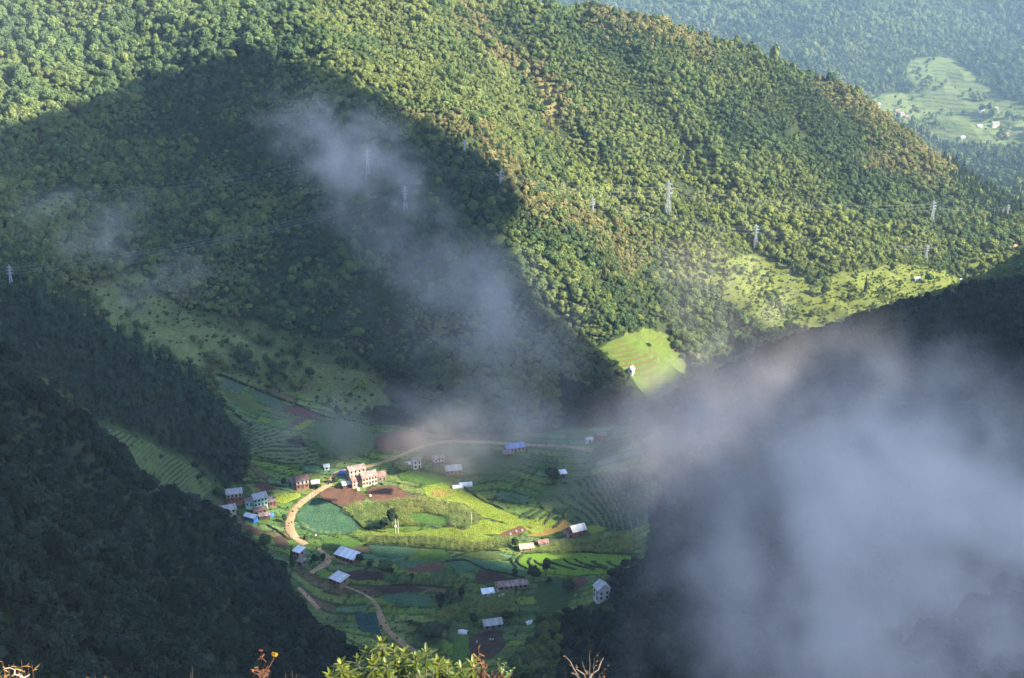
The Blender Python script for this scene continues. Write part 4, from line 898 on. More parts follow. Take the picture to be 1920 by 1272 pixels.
house('hut', 'small stone hut below the tall pinkish house', 562,1060, 3.5,3.5,2.2,.6, -30,'stone','mottled',None,0,((1.2,1),),roof='shed',cat='hut')
house('house', 'long low house with bright white blue roof beside the hairpin road', 645,1054, 13,6,2.9,1.6, -32,'brick','white',None,0,((1.5,5),),roof='shed')
house('house', 'square low house with flat grey sheet roof above the winding track', 628,1099, 8,7,2.6,.9, -36,'mud','pale',None,0,((1.4,3),),roof='shed')
house('barn', 'very long shed with rusty pink roof below the dark bare plot', 963,1107, 15.5,5.5,2.6,1.4, 12,'mud','mottled',None,0,((1.4,6),),cat='shed')
house('annexe', 'white plastered end room at the left of the very long rusty shed', 936,1110, 2.2,5,2.8,.8, 12,'white','rust',None,0,((1.4,1),),door=False,cat='house wing')
house('hut', 'small hut with white roof left of the very long rusty shed', 916,1119, 6.2,3.5,1.9,.8, 12,'white','white',None,0,((1.1,2),),roof='shed',cat='hut')
house('house', 'grey tin house with white corner post above the very dark plot', 925,1182, 9.5,6,2.7,1.8, 14,'stone','grey',None,0,((1.4,3),))
house('house', 'narrow tall white house with grey gable roof at the foot of the right-hand hill', 1117,1131, 6,6.5,6.4,2.4, -68,'white','grey',None,0,TWO(2),gwin=2)
house('hut', 'tiny white house alone on the bright hillside field', 1187,705, 3.4,3,3.0,1.5, 60,'white','white',None,0,((1.5,1),),cat='hut')
house('hut', 'half hidden hut with white roof in the mist', 1055,895, 5,3.5,2.0,.8, 14,'stone','white',None,0,((1.1,1),),roof='shed',cat='hut')
house('house', 'pale red house in the mist at the end of the dirt road', 1128,830, 6,5,4.4,1.4, 20,'brick','rust',None,0,TWO(2))
house('hut', 'small white hut left of the pale red house in the mist', 1106,831, 3.6,3,2.4,.8, 20,'white','pale',None,0,((1.3,1),),cat='hut')
house('hut', 'tiny pale hut above the rusty two storey house', 613,882, 3,2.6,1.8,.6, 14,'white','pale',None,0,((1.0,1),),roof='shed',door=False,cat='hut')
for u, v, L, H, w, r, lab in [(1646,203,8,4,'white','white','white roofed farmhouse farthest left on the far terraces'),(1683,216,8,5,'pink','rust','upper farmhouse of the far row of three'),(1692,221,7,5,'white','mottled','middle farmhouse of the far row of three'),(1700,226,7,4,'pink','rust','lower farmhouse of the far row of three'),
      (1713,236,6,3.5,'white','pale','small pale farmhouse below the far row of three'),(1841,212,9,5,'white','mottled','pinkish farmhouse high on the far terraces'),(1869,209,6,5,'pink','mottled','small farmhouse at the edge of the far dark wood'),(1867,241,13,6,'peach','mottled','widest farmhouse on the far terraces'),
      (1838,241,8,3,'white','white','low white farm shed on the far terraces'),(1886,259,11,6,'pink','rust','reddish farmhouse lowest on the far terraces'),(1806,263,7,3,'white','pale','low pale hut above the far conifers')]:
    house('farmhouse', lab, u, v, L*.85, 5.2, H*.85, 1.7, 12, w, r, None, 0, ((1.5, 3),)+(((4.0, 3),) if H >= 5 else ()))
house('hut', 'small white roofed hut in the bright right meadow', 1721,528, 5,3.5,1.8,.9, 12,'white','white',None,0,((1.2,2),),cat='hut')
house('hut', 'pale roofed hut at the far end of the right meadow', 1806,530, 5,3.5,1.8,.9, 8,'white','pale',None,0,((1.2,2),),cat='hut')
# ---------------------------------------------------------------- small things about the farms
def tunnel(u, v, L, W, H, rot, label):
    x, y, z = gpt(u, v); e = empty('growing_tunnel', (x, y, z+.1), R(rot)); tag(e, label, 'polytunnel'); mb = MB(); k = 9; vs = []
    for i in range(7):
        for j in range(k): a = math.pi*j/(k-1); vs.append((-L/2+L*i/6, -W/2*math.cos(a), H*math.sin(a)*(1+.03*((i*7+j) % 3))))
    fs = [(i*k+j, (i+1)*k+j, (i+1)*k+j+1, i*k+j+1) for i in range(6) for j in range(k-1)]+[tuple(range(k)), tuple(6*k+j for j in range(k))[::-1]]
    mb.add(vs, fs); mb.build('cover', HM['whitesheet'], e)
    hb = MB()
    for i in range(0, 7, 2): hb.tube([(-L/2+L*i/6, -W/2*1.02*math.cos(math.pi*j/8), H*1.04*math.sin(math.pi*j/8)) for j in range(9)], .05, 4)
    hb.build('hoop', HM['wood'], e)
tunnel(873,911, 7.5,4,1.9, 10, 'low white tunnel below the brick house in the mist')
tunnel(858,914, 6,3.5,1.2, 10, 'grey shaded low tunnel left of the white one') 
def tent(u, v, L, W, H, rot, mat, label, name='tarpaulin', cat='tarpaulin'):
    """a sagging sheet thrown over poles"""
    x, y, z = gpt(u, v); e = empty(name, (x, y, z+.05), R(rot)); tag(e, label, cat); n = 9; vs = []; r = random.Random(int(u*7+v))
    for i in range(n):
        for j in range(n):
            s, t = i/(n-1)*2-1, j/(n-1)*2-1; h = H*(1-abs(t))**.8*(1-.25*s*s)+.12*r.uniform(-1, 1)*(abs(t) < .95); vs.append((s*L/2*(1+.08*r.uniform(-1,1)), t*W/2*(1+.1*r.uniform(-1, 1)), max(h, .03)))
    mb = MB(); mb.add(vs, [(i*n+j, (i+1)*n+j, (i+1)*n+j+1, i*n+j+1) for i in range(n-1) for j in range(n-1)]); o = mb.build('sheet', HM[mat], e, True); sm = o.modifiers.new('thick', 'SOLIDIFY'); sm.thickness = .04
    pl = MB(); pl.tube([(-L/2*.9,0,-.3),(-L/2*.9,0,H*.8)], .05, 5); pl.tube([(L/2*.9,0,-.3),(L/2*.9,0,H*.8)], .05, 5); pl.build('pole', HM['wood'], e)
tent(642,888, 4.2,3.2,1.9, 14,'tarp','blue tarpaulin beside the road above the cream house')
tent(507,967, 3.6,3,1.6, 10,'tarp','blue tarpaulin right of the rusty red roofed low house')
tent(1037,1157, 3.6,2.6,1.8, -15,'tarp','blue tarpaulin in the dark trees by the right-hand hill')
tent(868,1187, 4.6,3.2,1.9, -10,'whitesheet','white tent shaped sheet left of the grey tin house')
tent(992,1169, 3.6,2.6,1.6, 25,'whitesheet','white sheet shelter under trees right of the grey tin house')
tent(939,1117, 3.6,2.2,1.0, 30,'whitesheet','grey white sheet between the small hut and the long shed')
def haystack(u, v, r, h, label, mat='straw'):
    x, y, z = gpt(u, v); e = empty('haystack', (x, y, z-.1), random.uniform(0, 6)); tag(e, label, 'haystack'); mb = MB(); k = 12; prof = [(.85,0),(1,.25),(.95,.5),(.7,.75),(.35,.93),(.06,1.0)]; vs = []
    for a, b in prof:
        for j in range(k): q = a*r*random.uniform(.92, 1.08); vs.append((q*math.cos(6.283*j/k), q*math.sin(6.283*j/k), b*h))
    fs = [(i*k+j, i*k+(j+1) % k, (i+1)*k+(j+1) % k, (i+1)*k+j) for i in range(len(prof)-1) for j in range(k)]+[tuple((len(prof)-1)*k+j for j in range(k))]
    mb.add(vs, fs); mb.build('straw_heap', HM[mat], e); p_ = MB(); p_.tube([(0,0,h*.9),(.02,0,h*1.25)], .04, 5); p_.build('stake', HM['wood'], e)
haystack(671,920, 1.0,1.9, 'pale haystack below the white blue tin roofed shed')
haystack(694,931, .8,1.3, 'small pale haystack at the edge of the brown ploughed field')
haystack(701,909, .8,1.4, 'small pale heap at the front wall of the long peach house')
haystack(568,1044, .7,1.2, 'little white heap right of the tall pinkish house', 'whitesheet')
haystack(592,1004, .5,.7, 'tiny white heap on grass inside the road bend', 'whitesheet')
haystack(660,800, .6,.8, 'tiny pale heap on the misty field', 'straw')
def sack(u, v, label, group):
    x, y, z = gpt(u, v); mb = MB(); vv, ff = ICO1; r = np.random.RandomState(int(u)); mb.add([(a*.38*(1+.12*r.randn()), b*.32, c*.55*(1+.1*r.randn())+.5) for a, b, c in vv], ff); mb.tube([(0,0,.95),(.03,.02,1.22)], [.12,.2], 7)
    o = mb.build('sack', HM['whitesheet'], None, True); o.location = (x, y, z+.2); tag(o, label, 'sack', group)
for u, v, l in [(957,1004,'white sack on the sunlit soil plot, nearest its low corner'),(968,999,'white sack in the middle of the sunlit soil plot'),(979,997,'white sack on the sunlit soil plot, nearest the orange strips')]: sack(u, v, l, 'sacks on the sunlit soil plot')
for u, v, l in [(894,1206,'white sack at the left of the very dark plot'),(919,1202,'left one of two white sacks side by side on the very dark plot'),(924,1202,'right one of two white sacks side by side on the very dark plot')]: sack(u, v, l, 'sacks on the very dark plot')
def pole(u, v, h, label, cross=True):
    x, y, z = gpt(u, v); e = empty('utility_pole', (x, y, z), R(20)); tag(e, label, 'utility pole'); mb = MB(); mb.tube([(0,0,-.6),(0,0,h)], [.16,.10], 7); mb.build('pole', HM['white'], e)
    if cross: c = MB(); c.box(-.8,.8,-.06,.06,h-.7,h-.58); c.build('cross_arm', HM['wood'], e)
    for s in (-.6, .6): i_ = MB(); i_.tube([(s,0,h-.58),(s,0,h-.38)], [.07,.04], 6); i_.build('insulator', HM['whitesheet'], e)
    if not cross: b = MB(); b.box(-.5,.5,-.35,.35,h*.45,h*.45+.9); b.build('transformer', HM['white'], e)
pole(742,1001, 9, 'white pole with a box beside the dark trees in the maize', False)
pole(884,982, 7, 'white pole at the right end of the maize')
pole(747,1000, 8, 'second white pole close to the pole with a box')
# ================================================================ pylons and their wires
STEEL = simple('galvanised_steel', (.36,.38,.40), .6, .15, 1.0, metallic=.2)
def pylon(u, v, h, rot, label):
    x, y, z = gpt(u, v); e = empty('pylon', (x, y, z-.3), R(rot)); tag(e, label, 'pylon', 'pylons of the power lines'); b = h*.085; t = h*.022; wst = h*.62; th = .16
    def half(zz): return b+(t*1.3-b)*zz/wst if zz < wst else t*1.3+(t-t*1.3)*(zz-wst)/(h-wst)
    for sx, sy in ((-1,-1),(1,-1),(1,1),(-1,1)):
        m = MB(); m.tube([(sx*half(q), sy*half(q), q) for q in (-1.0, wst*.5, wst, h)], th, 4); m.build('leg', STEEL, e)
    br = MB(); lv = [0]; 
    while lv[-1] < h*.96: lv.append(lv[-1]+max(half(lv[-1])*1.9, h*.045))
    for a, c in zip(lv[:-1], lv[1:]):
        c = min(c, h)
        for k in range(4):
            s = [(-1,-1),(1,-1),(1,1),(-1,1)]; p1, p2 = s[k], s[(k+1) % 4]
            for (q1, z1), (q2, z2) in (((p1, a), (p2, c)), ((p2, a), (p1, c)), ((p1, c), (p2, c))): br.tube([(q1[0]*half(z1), q1[1]*half(z1), z1), (q2[0]*half(z2), q2[1]*half(z2), z2)], th*.6, 3)
    br.build('bracing', STEEL, e); tips = []
    for f, wd in ((.66,.13),(.79,.15),(.92,.12)):
        a = MB(); zz = h*f; ww = h*wd; hw = half(zz)
        for s in (-1, 1):
            for sy in (-1, 1): a.tube([(s*hw, sy*hw, zz), (s*ww, 0, zz+.02*h)], th*.7, 3); a.tube([(s*hw, sy*hw, zz+.05*h), (s*ww, 0, zz+.02*h)], th*.7, 3)
        ao = a.build('cross_arm', STEEL, e)
        for s in (-1, 1): i_ = MB(); i_.tube([(s*ww,0,zz+.02*h),(s*ww,0,zz-.03*h)], .1, 5); i_.build('insulator', STEEL, ao); tips.append((s*ww, 0, zz-.03*h))
    pk = MB(); pk.tube([(-t,-t,h),(0,0,h*1.06)], th, 4); pk.tube([(t,t,h),(0,0,h*1.06)], th, 4); pk.build('peak', STEEL, e)
    c, s = math.cos(R(rot)), math.sin(R(rot)); return [Vector((x+a*c-d*s, y+a*s+d*c, z-.3+q)) for a, d, q in tips]
def scale_h(u, v, px):
    y = cast([u], [v])[0]; a, b, c = ray(u, v); return px/FPX*(y/b)*1.03
PY = {}
for nm, u, v, px, rot, lab in [('a',22,541,44,10,'pylon at the left edge above the conifer spur'),('b',690,337,56,20,'pylon half lost in the mist on the shaded slope'),('c',760,392,42,25,'slender pylon in the shade below the misty one'),('d',939,364,44,20,'pylon at the shadow edge of the central spur'),
      ('e',871,291,28,20,'faint pylon high on the shaded side of the central spur'),('f',1111,406,34,20,'pylon on the brown crest of the central spur'),('g',1252,406,64,15,'tallest pylon, on the bright green slope'),('h',1416,464,42,15,'pylon above the left end of the bright right meadow'),
      ('i',1736,491,32,10,'pylon above the right end of the bright right meadow'),('j',1747,420,42,10,'pylon on the dark green slope near the far ridge end'),('k',1888,410,26,10,'small pylon nearest the picture edge at the right')]:
    PY[nm] = pylon(u, v, scale_h(u, v, px), rot, lab)
WIRE = simple('wire', (.30,.31,.33), .5, .1, 1.0)
def span(A, B, label):
    mb = MB()
    for p_, q_ in zip(A, B):
        pts = []
        for i in range(13): t = i/12; pts.append(p_.lerp(q_, t)-Vector((0, 0, 4*t*(1-t)*(q_-p_).length*.025)))
        mb.tube(pts, .026, 3)
    tag(mb.build('power_line', WIRE), label, 'power line', 'power lines between the pylons')
off1 = [p_+Vector((-330,-60,-20)) for p_ in PY['b']]
for A, B, lab in [(off1, PY['b'], 'wires running from the left to the misty pylon'),(PY['b'], PY['d'], 'wires from the misty pylon to the shadow edge pylon'),(PY['d'], PY['g'], 'wires from the shadow edge pylon to the tallest pylon'),(PY['g'], PY['j'], 'wires from the tallest pylon to the far ridge end'),(PY['j'], PY['k'], 'wires to the small pylon at the right edge'),
                  (PY['a'], PY['c'], 'long wires from the left edge pylon to the slender pylon'),(PY['c'], PY['f'], 'wires from the slender pylon to the brown crest'),(PY['f'], PY['h'], 'wires from the brown crest to the right meadow'),(PY['h'], PY['i'], 'wires over the bright right meadow')]: span(A, B, lab)
# ================================================================ foreground: the ledge under the camera and its plants
mb = MB(); nx2, ny2 = 34, 26; vs = []
for j in range(ny2):
    for i in range(nx2):
        x = -8+16*i/(nx2-1); y = -7+16*j/(ny2-1); e = max(abs(x)/8, abs(y-1)/8); z = -1.75-.52*max(y, -3)+.1*float(fbm(np.array(x), np.array(y), 1.5, 3, 7))-(0 if e < .7 else (e-.7)*45)
        vs.append((x, y, z))
mb.add(vs, [(j*nx2+i, j*nx2+i+1, (j+1)*nx2+i+1, (j+1)*nx2+i) for j in range(ny2-1) for i in range(nx2-1)])
tag(mb.build('grassy_ledge', simple('ledge_turf', (.07,.075,.03), .95, .4, 6, bump=.05), None, True), 'grassy mountain ledge under the foreground plants', 'ledge', kind='structure')
def ledge_z(x, y): return -1.75-.52*y
def fpt(u, v, y): a, b, c = ray(u, v); return Vector((a*y/b, y, c*y/b))
def leafmat(name, c, c2, trans=.35):
    m, nt, p = node_mat(name); a = N(nt, 'ShaderNodeAttribute'); a.attribute_name = 'var'
    cc = mixc(nt, a.outputs['Fac'], c, c2); nt.links.new(cc, p.inputs['Base Color']); p.inputs['Roughness'].default_value = .42; p.inputs['Specular IOR Level'].default_value = .4
    tr = N(nt, 'ShaderNodeBsdfTranslucent'); nt.links.new(cc, tr.inputs[0]); mx = N(nt, 'ShaderNodeMixShader'); mx.inputs[0].default_value = trans
    nt.links.new(p.outputs[0], mx.inputs[1]); nt.links.new(tr.outputs[0], mx.inputs[2]); nt.links.new(mx.outputs[0], nt.nodes['Material Output'].inputs[0]); return m
SHRUBLEAF = leafmat('glossy_leaf', (.045,.072,.008), (.155,.17,.016)); DRY = leafmat('dry_leaf', (.13,.045,.018), (.22,.10,.03), .2); GOLD = leafmat('golden_grass', (.20,.105,.022), (.32,.19,.04), .2); GLEAF = leafmat('small_green_leaf', (.08,.13,.03), (.15,.19,.05), .2)
TWIG = simple('grey_twig', (.13,.105,.085), .9, .3, 30); REDTWIG = simple('red_brown_twig', (.13,.055,.03), .9, .3, 30)
PETAL = simple('yellow_petal', (.72,.42,.02), .7, .15, 40); PINK = simple('pink_bud', (.50,.16,.12), .8, .2, 40)
def leaf(mb, A, base, d, up, l, w, va, curl=.25):
    d = d.normalized(); s = d.cross(up).normalized(); u2 = s.cross(d).normalized(); prof = [(0,.12),(.2,.6),(.45,1),(.7,.85),(.9,.4),(1,.02)]; vs = []
    for t, q in prof:
        c = base+d*l*t-u2*l*curl*t*t; vs += [c+s*w*q*.5+u2*w*.12*q, c-u2*w*.06*q, c-s*w*q*.5+u2*w*.12*q]
    fs = []
    for i in range(len(prof)-1): fs += [(i*3, i*3+1, i*3+4, i*3+3), (i*3+1, i*3+2, i*3+5, i*3+4)]
    mb.add(vs, fs); A += [va]*len(vs)
def finish(mb, A, name, mat, parent):
    me = mb.mesh(name, mat, True); with_var(me, A); return link(name, me, parent)
# the big leafy bush: whorls of long leaves on upright shoots
YB = 4.6; root = fpt(770, 1272, YB); bz = ledge_z(0, YB); bush = empty('leafy_bush', (root.x, YB, bz)); tag(bush, 'bright yellow green bush with whorls of long leaves on the ledge', 'bush')
SH = [(715,1200),(738,1210),(760,1218),(690,1215),(672,1232),(655,1250),(640,1240),(700,1236),(725,1238),(752,1240),(780,1225),(800,1218),(822,1235),(812,1250),(785,1250),(842,1244),(865,1246),(888,1240),(852,1262),(830,1268),(800,1272),(770,1266),(740,1262),(710,1262),(680,1264),(650,1272),(622,1262),(612,1278),(690,1284),(730,1288),(770,1292),(820,1292),(870,1280),(660,1292),(640,1300),(750,1310),(800,1312),(850,1304),(700,1310)]
lm = MB(); LA = []; st = MB(); r = random.Random(5); org = Vector((root.x, YB, bz))
for u, v in SH:
    tip = fpt(u, v+8, YB+r.uniform(-.16, .22)) - org; b = Vector((tip.x*.25+r.uniform(-.03,.03), tip.y*.25, 0.0)); mid = b.lerp(tip, .6)+Vector((r.uniform(-.02,.02), 0, .02)); st.tube([b, mid, tip], [.008,.006,.003], 5)
    ax = (tip-mid).normalized(); ax = (ax+Vector((r.uniform(-.2,.2), r.uniform(-.2,.2), .5))).normalized(); p1 = ax.orthogonal().normalized(); p2 = ax.cross(p1); hue = r.uniform(.25, .95)
    for lay, (nl, el, ll) in enumerate(((6, .95, .75), (9, .40, 1.0), (8, -.10, .95), (7, -.5, .8))):
        for k in range(nl):
            a = k*6.283/nl+lay*.4+r.uniform(-.25,.25); e = el+r.uniform(-.2,.2); d = (p1*math.cos(a)+p2*math.sin(a))*math.cos(e)+ax*math.sin(e)
            leaf(lm, LA, tip-ax*.014*lay, d, ax, .047*ll*r.uniform(.6,1.25), .0118*r.uniform(.85,1.15), min(1, max(0, hue+r.uniform(-.25,.25)-.12*lay)), r.uniform(.05,.35))
finish(lm, LA, 'leaves', SHRUBLEAF, bush); st.build('stem', TWIG, bush)
# small dry plants along the edge of the ledge
def dry_plant(name, label, u, base_v, y, stems, leafm, twigm, cat, leaves=10, ll=.03, lw=.01, node=None):
    o_ = fpt(u, base_v, y); e = empty(name, (o_.x, y, ledge_z(o_.x, y))); tag(e, label, cat); org = Vector((o_.x, y, ledge_z(o_.x, y))); s = MB(); m = MB(); A = []; r = random.Random(int(u)); tips = []
    for (tu_, tv_, wd) in stems:
        tip = fpt(tu_, tv_, y+r.uniform(-.15,.15))-org; b = Vector((tip.x*.3, tip.y*.3, 0))
        if node: b = fpt(node[0]+r.uniform(-6,6), node[1]+r.uniform(-8,14), y)-org; s.tube([Vector((b.x*.5, b.y*.5, -.02)), b], [wd*1.3, wd], 5)
        pts = [b.lerp(tip, t)+Vector((r.uniform(-1,1), r.uniform(-1,1), 0))*.012*(0 < t < 1) for t in (0,.3,.55,.8,1)]; s.tube(pts, [wd,wd*.85,wd*.7,wd*.5,wd*.25], 5); tips.append(tip)
        for k in range(leaves):
            t = r.uniform(.55, 1.0); q = b.lerp(tip, t); d = Vector((r.uniform(-1,1), r.uniform(-1,1), r.uniform(-.2,.9))); leaf(m, A, q, d, Vector((0,0,1)), ll*r.uniform(.5,1.2), lw*r.uniform(.6,1.2), r.uniform(0,1), r.uniform(-.2,.6))
    s.build('stem', twigm, e)
    if leaves: finish(m, A, 'leaves', leafm, e)
    return e, org, tips
dry_plant('dry_shrub', 'golden brown dry plant with pale twigs in the bottom corner', 20,1290, 3.6, [(4,1240,.004),(16,1246,.004),(28,1252,.003),(40,1238,.003),(52,1244,.003),(60,1248,.003),(-6,1250,.004),(34,1262,.004),(10,1262,.004),(46,1258,.003)], GOLD, REDTWIG, 'dry plant', 34, .028, .010)
dry_plant('bare_twigs', 'pale bare twigs crossing the golden dry plant', 30,1290, 3.4, [(8,1254,.003),(42,1258,.003),(44,1272,.003),(26,1272,.003),(52,1262,.0025)], DRY, simple('pale_twig', (.34,.27,.20), .9, .2, 30), 'twigs', 0, node=(44,1276))
e, org, tips = dry_plant('flowering_plant', 'rust red dry plant with one yellow flower left of the bush', 492,1290, 4.2, [(515,1226,.0018),(490,1222,.002),(480,1250,.003),(500,1252,.003),(487,1256,.003),(472,1254,.002),(505,1262,.002),(494,1262,.003)], DRY, REDTWIG, 'plant', 4, .018, .008, node=(491,1280))
fl = MB(); r = random.Random(3)
FA = []
for k in range(11): a = k*.571; leaf(fl, FA, tips[0], Vector((math.cos(a), -.4, math.sin(a)*.8+.2)), Vector((0,0,1)), .0125, .006, .5, .1)
fl.build('flower', PETAL, e)
bd = MB(); FA = []
for k in range(7): a = k*.9; leaf(bd, FA, tips[1], Vector((math.cos(a)*.5, -.2, .7+math.sin(a)*.5)), Vector((0,0,1)), .011, .006, .5, .1)
bd.build('bud', PINK, e)
dry_plant('red_stemmed_plant', 'rust red stalks with brown leaves right of the bush', 915,1300, 4.4, [(897,1217,.004),(893,1232,.004),(905,1236,.004),(912,1250,.004),(926,1262,.003),(890,1252,.004),(945,1266,.003),(936,1258,.003),(918,1270,.004),(900,1262,.004)], DRY, REDTWIG, 'plant', 6, .018, .008, node=(908,1288))
dry_plant('herb', 'small olive herb with pale buds beside the rust red stalks', 945,1300, 4.5, [(933,1234,.002),(946,1242,.002),(963,1252,.002),(941,1256,.002),(953,1262,.002)], GLEAF, REDTWIG, 'plant', 12, .014, .007, node=(946,1290))
dry_plant('bare_shrub', 'bare grey branching twigs at the ledge edge', 1105,1310, 4.6, [(1058,1229,.0045),(1106,1216,.002),(1092,1240,.0025),(1132,1234,.004),(1124,1222,.002),(1144,1246,.003),(1080,1246,.004),(1115,1250,.003),(1100,1256,.003),(1070,1262,.003),(1138,1262,.003)], DRY, TWIG, 'dry shrub', 3, .014, .006, node=(1106,1284))
dry_plant('seedling', 'single orange bud on a thin stalk left of the bare twigs', 1060,1300, 4.5, [(1060,1260,.002),(1064,1272,.002)], GOLD, REDTWIG, 'plant', 6, .012, .007)
dry_plant('grass_tuft', 'little tuft of pale blades at the bottom of the near slope', 190,1300, 3.9, [(166,1270,.002),(178,1268,.002),(196,1266,.002),(206,1270,.002)], GOLD, TWIG, 'grass tuft', 5, .012, .006)
dry_plant('grass_tuft', 'thin pale blade standing alone left of the flowering plant', 360,1300, 4.0, [(360,1249,.002),(357,1262,.0015)], GOLD, TWIG, 'grass tuft', 3, .014, .005)
dry_plant('pale_herb', 'pale leaved herb between the flowering plant and the bush', 540,1305, 4.3, [(535,1262,.002),(548,1258,.002),(556,1264,.002)], GOLD, TWIG, 'plant', 7, .018, .007)

# ================================================================ unseen cloud sheet, added and shaped to cast the shade on the slopes
SH_MAIN = [(-60,262),(0,262),(110,228),(190,200),(300,150),(400,128),(480,106),(560,124),(650,160),(750,205),(840,262),(900,303),(955,350),(985,400),(940,432),(930,470),(990,540),(1075,615),(1130,668),(1180,720),(1230,760),(1240,820),
           (1180,900),(1120,920),(1060,940),(1000,955),(950,948),(905,918),(860,897),(790,893),(735,878),(690,862),(650,866),(605,895),(548,925),(505,955),(505,1010),(560,1030),(640,1026),(690,1034),(760,1040),(850,1048),(930,1046),(965,1068),(1040,1078),(1120,1078),(1200,1072),(1215,1050),(1230,1090),(1250,1110),(1250,1330),(-60,1330)]
SH_RIGHT = [(1180,790),(1300,712),(1400,658),(1500,622),(1640,572),(1800,525),(1920,465),(1990,465),(1990,1330),(1150,1330),(1150,1060),(1210,1000),(1220,920)]
ZC = 330.0
su, sv = np.meshgrid(np.arange(-56, 1980, 4.0), np.arange(-60, 1330, 4.0)); su = su.ravel(); sv = sv.ravel(); sy = cast(su, sv); k = ~np.isnan(sy); su, sv, sy = su[k], sv[k], sy[k]
a, b, c = ray(su, sv); sx = a/b*sy; sz = height(sx, sy)+3
wob = lambda s_: 10*fbm(sx, sy, 30, 3, s_)
dk = inpoly(su+wob(95), sv+.6*wob(96), SH_MAIN) | (inpoly(su, sv, SH_RIGHT) & (sy < 1000))
dk |= (sy < 330)
t = (ZC-sz)/TO_SUN.z; cx_ = sx+TO_SUN.x*t; cy_ = sy+TO_SUN.y*t; CELL = 6.0
gx0, gy0 = cx_.min()-120, -260.0; NXc = int((1500-gx0+900)/CELL); NYc = int((1300-gy0)/CELL)
ii = ((cx_-gx0)/CELL).astype(int); jj = ((cy_-gy0)/CELL).astype(int); ok = (ii >= 0) & (ii < NXc) & (jj >= 0) & (jj < NYc)
wgt = (sy[ok]**2)/1e6
Sd = np.zeros((NYc, NXc)); Sl = np.zeros((NYc, NXc)); np.add.at(Sd, (jj[ok], ii[ok]), dk[ok]*wgt); np.add.at(Sl, (jj[ok], ii[ok]), (~dk[ok])*wgt)
# keep the ledge and the camera in the sun
t0 = (ZC+3)/TO_SUN.z; jx = int((TO_SUN.y*t0-gy0)/CELL); ix = int((TO_SUN.x*t0-gx0)/CELL); Sd[max(jx-5,0):jx+6, ix-5:ix+6] = 0; Sl[max(jx-5,0):jx+6, ix-5:ix+6] += 5
for mu, mv, my in [(1700,1050,420),(1560,1250,360),(1420,790,560),(1300,760,600),(1780,740,520),(1230,850,690),(1180,850,700),(1250,880,680),(1300,820,680),(1400,690,700),(1500,660,680),(1350,740,640),(1600,640,690),(1250,790,700),(1450,700,600),(930,650,800),(850,620,800),(1000,700,800)]:
    a, b, c = ray(mu, mv)
    for dx in range(-50, 51, 10):
        for dz in range(-20, 31, 10):
            t1 = (ZC-(c*my/b+dz))/TO_SUN.z; i1 = int((a*my/b+dx+TO_SUN.x*t1-gx0)/CELL); j1 = int((my+TO_SUN.y*t1-gy0)/CELL)
            if 0 <= i1 < NXc and 0 <= j1 < NYc: Sd[j1, i1] += 1.2
def blur(A, it):
    for _ in range(it):
        B = A.copy(); B[1:] += A[:-1]; B[:-1] += A[1:]; B[:, 1:] += A[:, :-1]; B[:, :-1] += A[:, 1:]; A = B/5
    return A
near_d, near_l = blur(Sd, 2), blur(Sl, 2); far_d, far_l = blur(Sd, 30), blur(Sl, 30); cov = near_d+near_l
f = np.where(cov > .02, near_d/(cov+1e-9), np.where(far_d+far_l > 1e-7, far_d/(far_d+far_l+1e-12), 0.0)); f = blur(f, 1)
inn = f > .5; D = np.zeros(f.shape); cur = inn.copy()
for i in range(14):
    D += cur; c2 = cur.copy(); c2[1:] &= cur[:-1]; c2[:-1] &= cur[1:]; c2[:, 1:] &= cur[:, :-1]; c2[:, :-1] &= cur[:, 1:]; cur = c2
Gx, Gy = np.meshgrid(gx0+(np.arange(NXc)+.5)*CELL, gy0+(np.arange(NYc)+.5)*CELL)
thick = np.sqrt(D/14)*30*(1+.5*fbm(Gx, Gy, 60, 3, 97)); ids = -np.ones(f.shape, int); js, is_ = np.where(inn); ids[js, is_] = np.arange(len(js)); nC = len(js)
V = np.concatenate([np.c_[Gx[js, is_], Gy[js, is_], ZC+thick[js, is_]+.5], np.c_[Gx[js, is_], Gy[js, is_], ZC-.3*thick[js, is_]-.5]])
q = ids[:-1, :-1], ids[:-1, 1:], ids[1:, 1:], ids[1:, :-1]; okq = (q[0] >= 0) & (q[1] >= 0) & (q[2] >= 0) & (q[3] >= 0); top = np.stack([a[okq] for a in q], 1); faces = [tuple(a) for a in top]+[tuple(int(k)+nC for k in a[::-1]) for a in top]
edge = {}
for a in faces[:len(top)]:
    for i in range(4): e_ = (a[i], a[(i+1) % 4]); edge[e_] = 1
for (a, b) in list(edge):
    if (b, a) not in edge: faces.append((b, a, a+nC, b+nC))
me = bpy.data.meshes.new('shadow_caster'); me.from_pydata([tuple(p_) for p_ in V], [], [tuple(int(k) for k in a) for a in faces]); me.materials.append(simple('caster_white', (.85,.85,.86), 1.0, .05, .02, spec=0)); me.polygons.foreach_set('use_smooth', [True]*len(me.polygons)); me.update()
tag(link('shadow_caster', me), 'unseen cloud sheet added overhead to shade the slopes and valley', 'shadow_caster', kind='stuff')

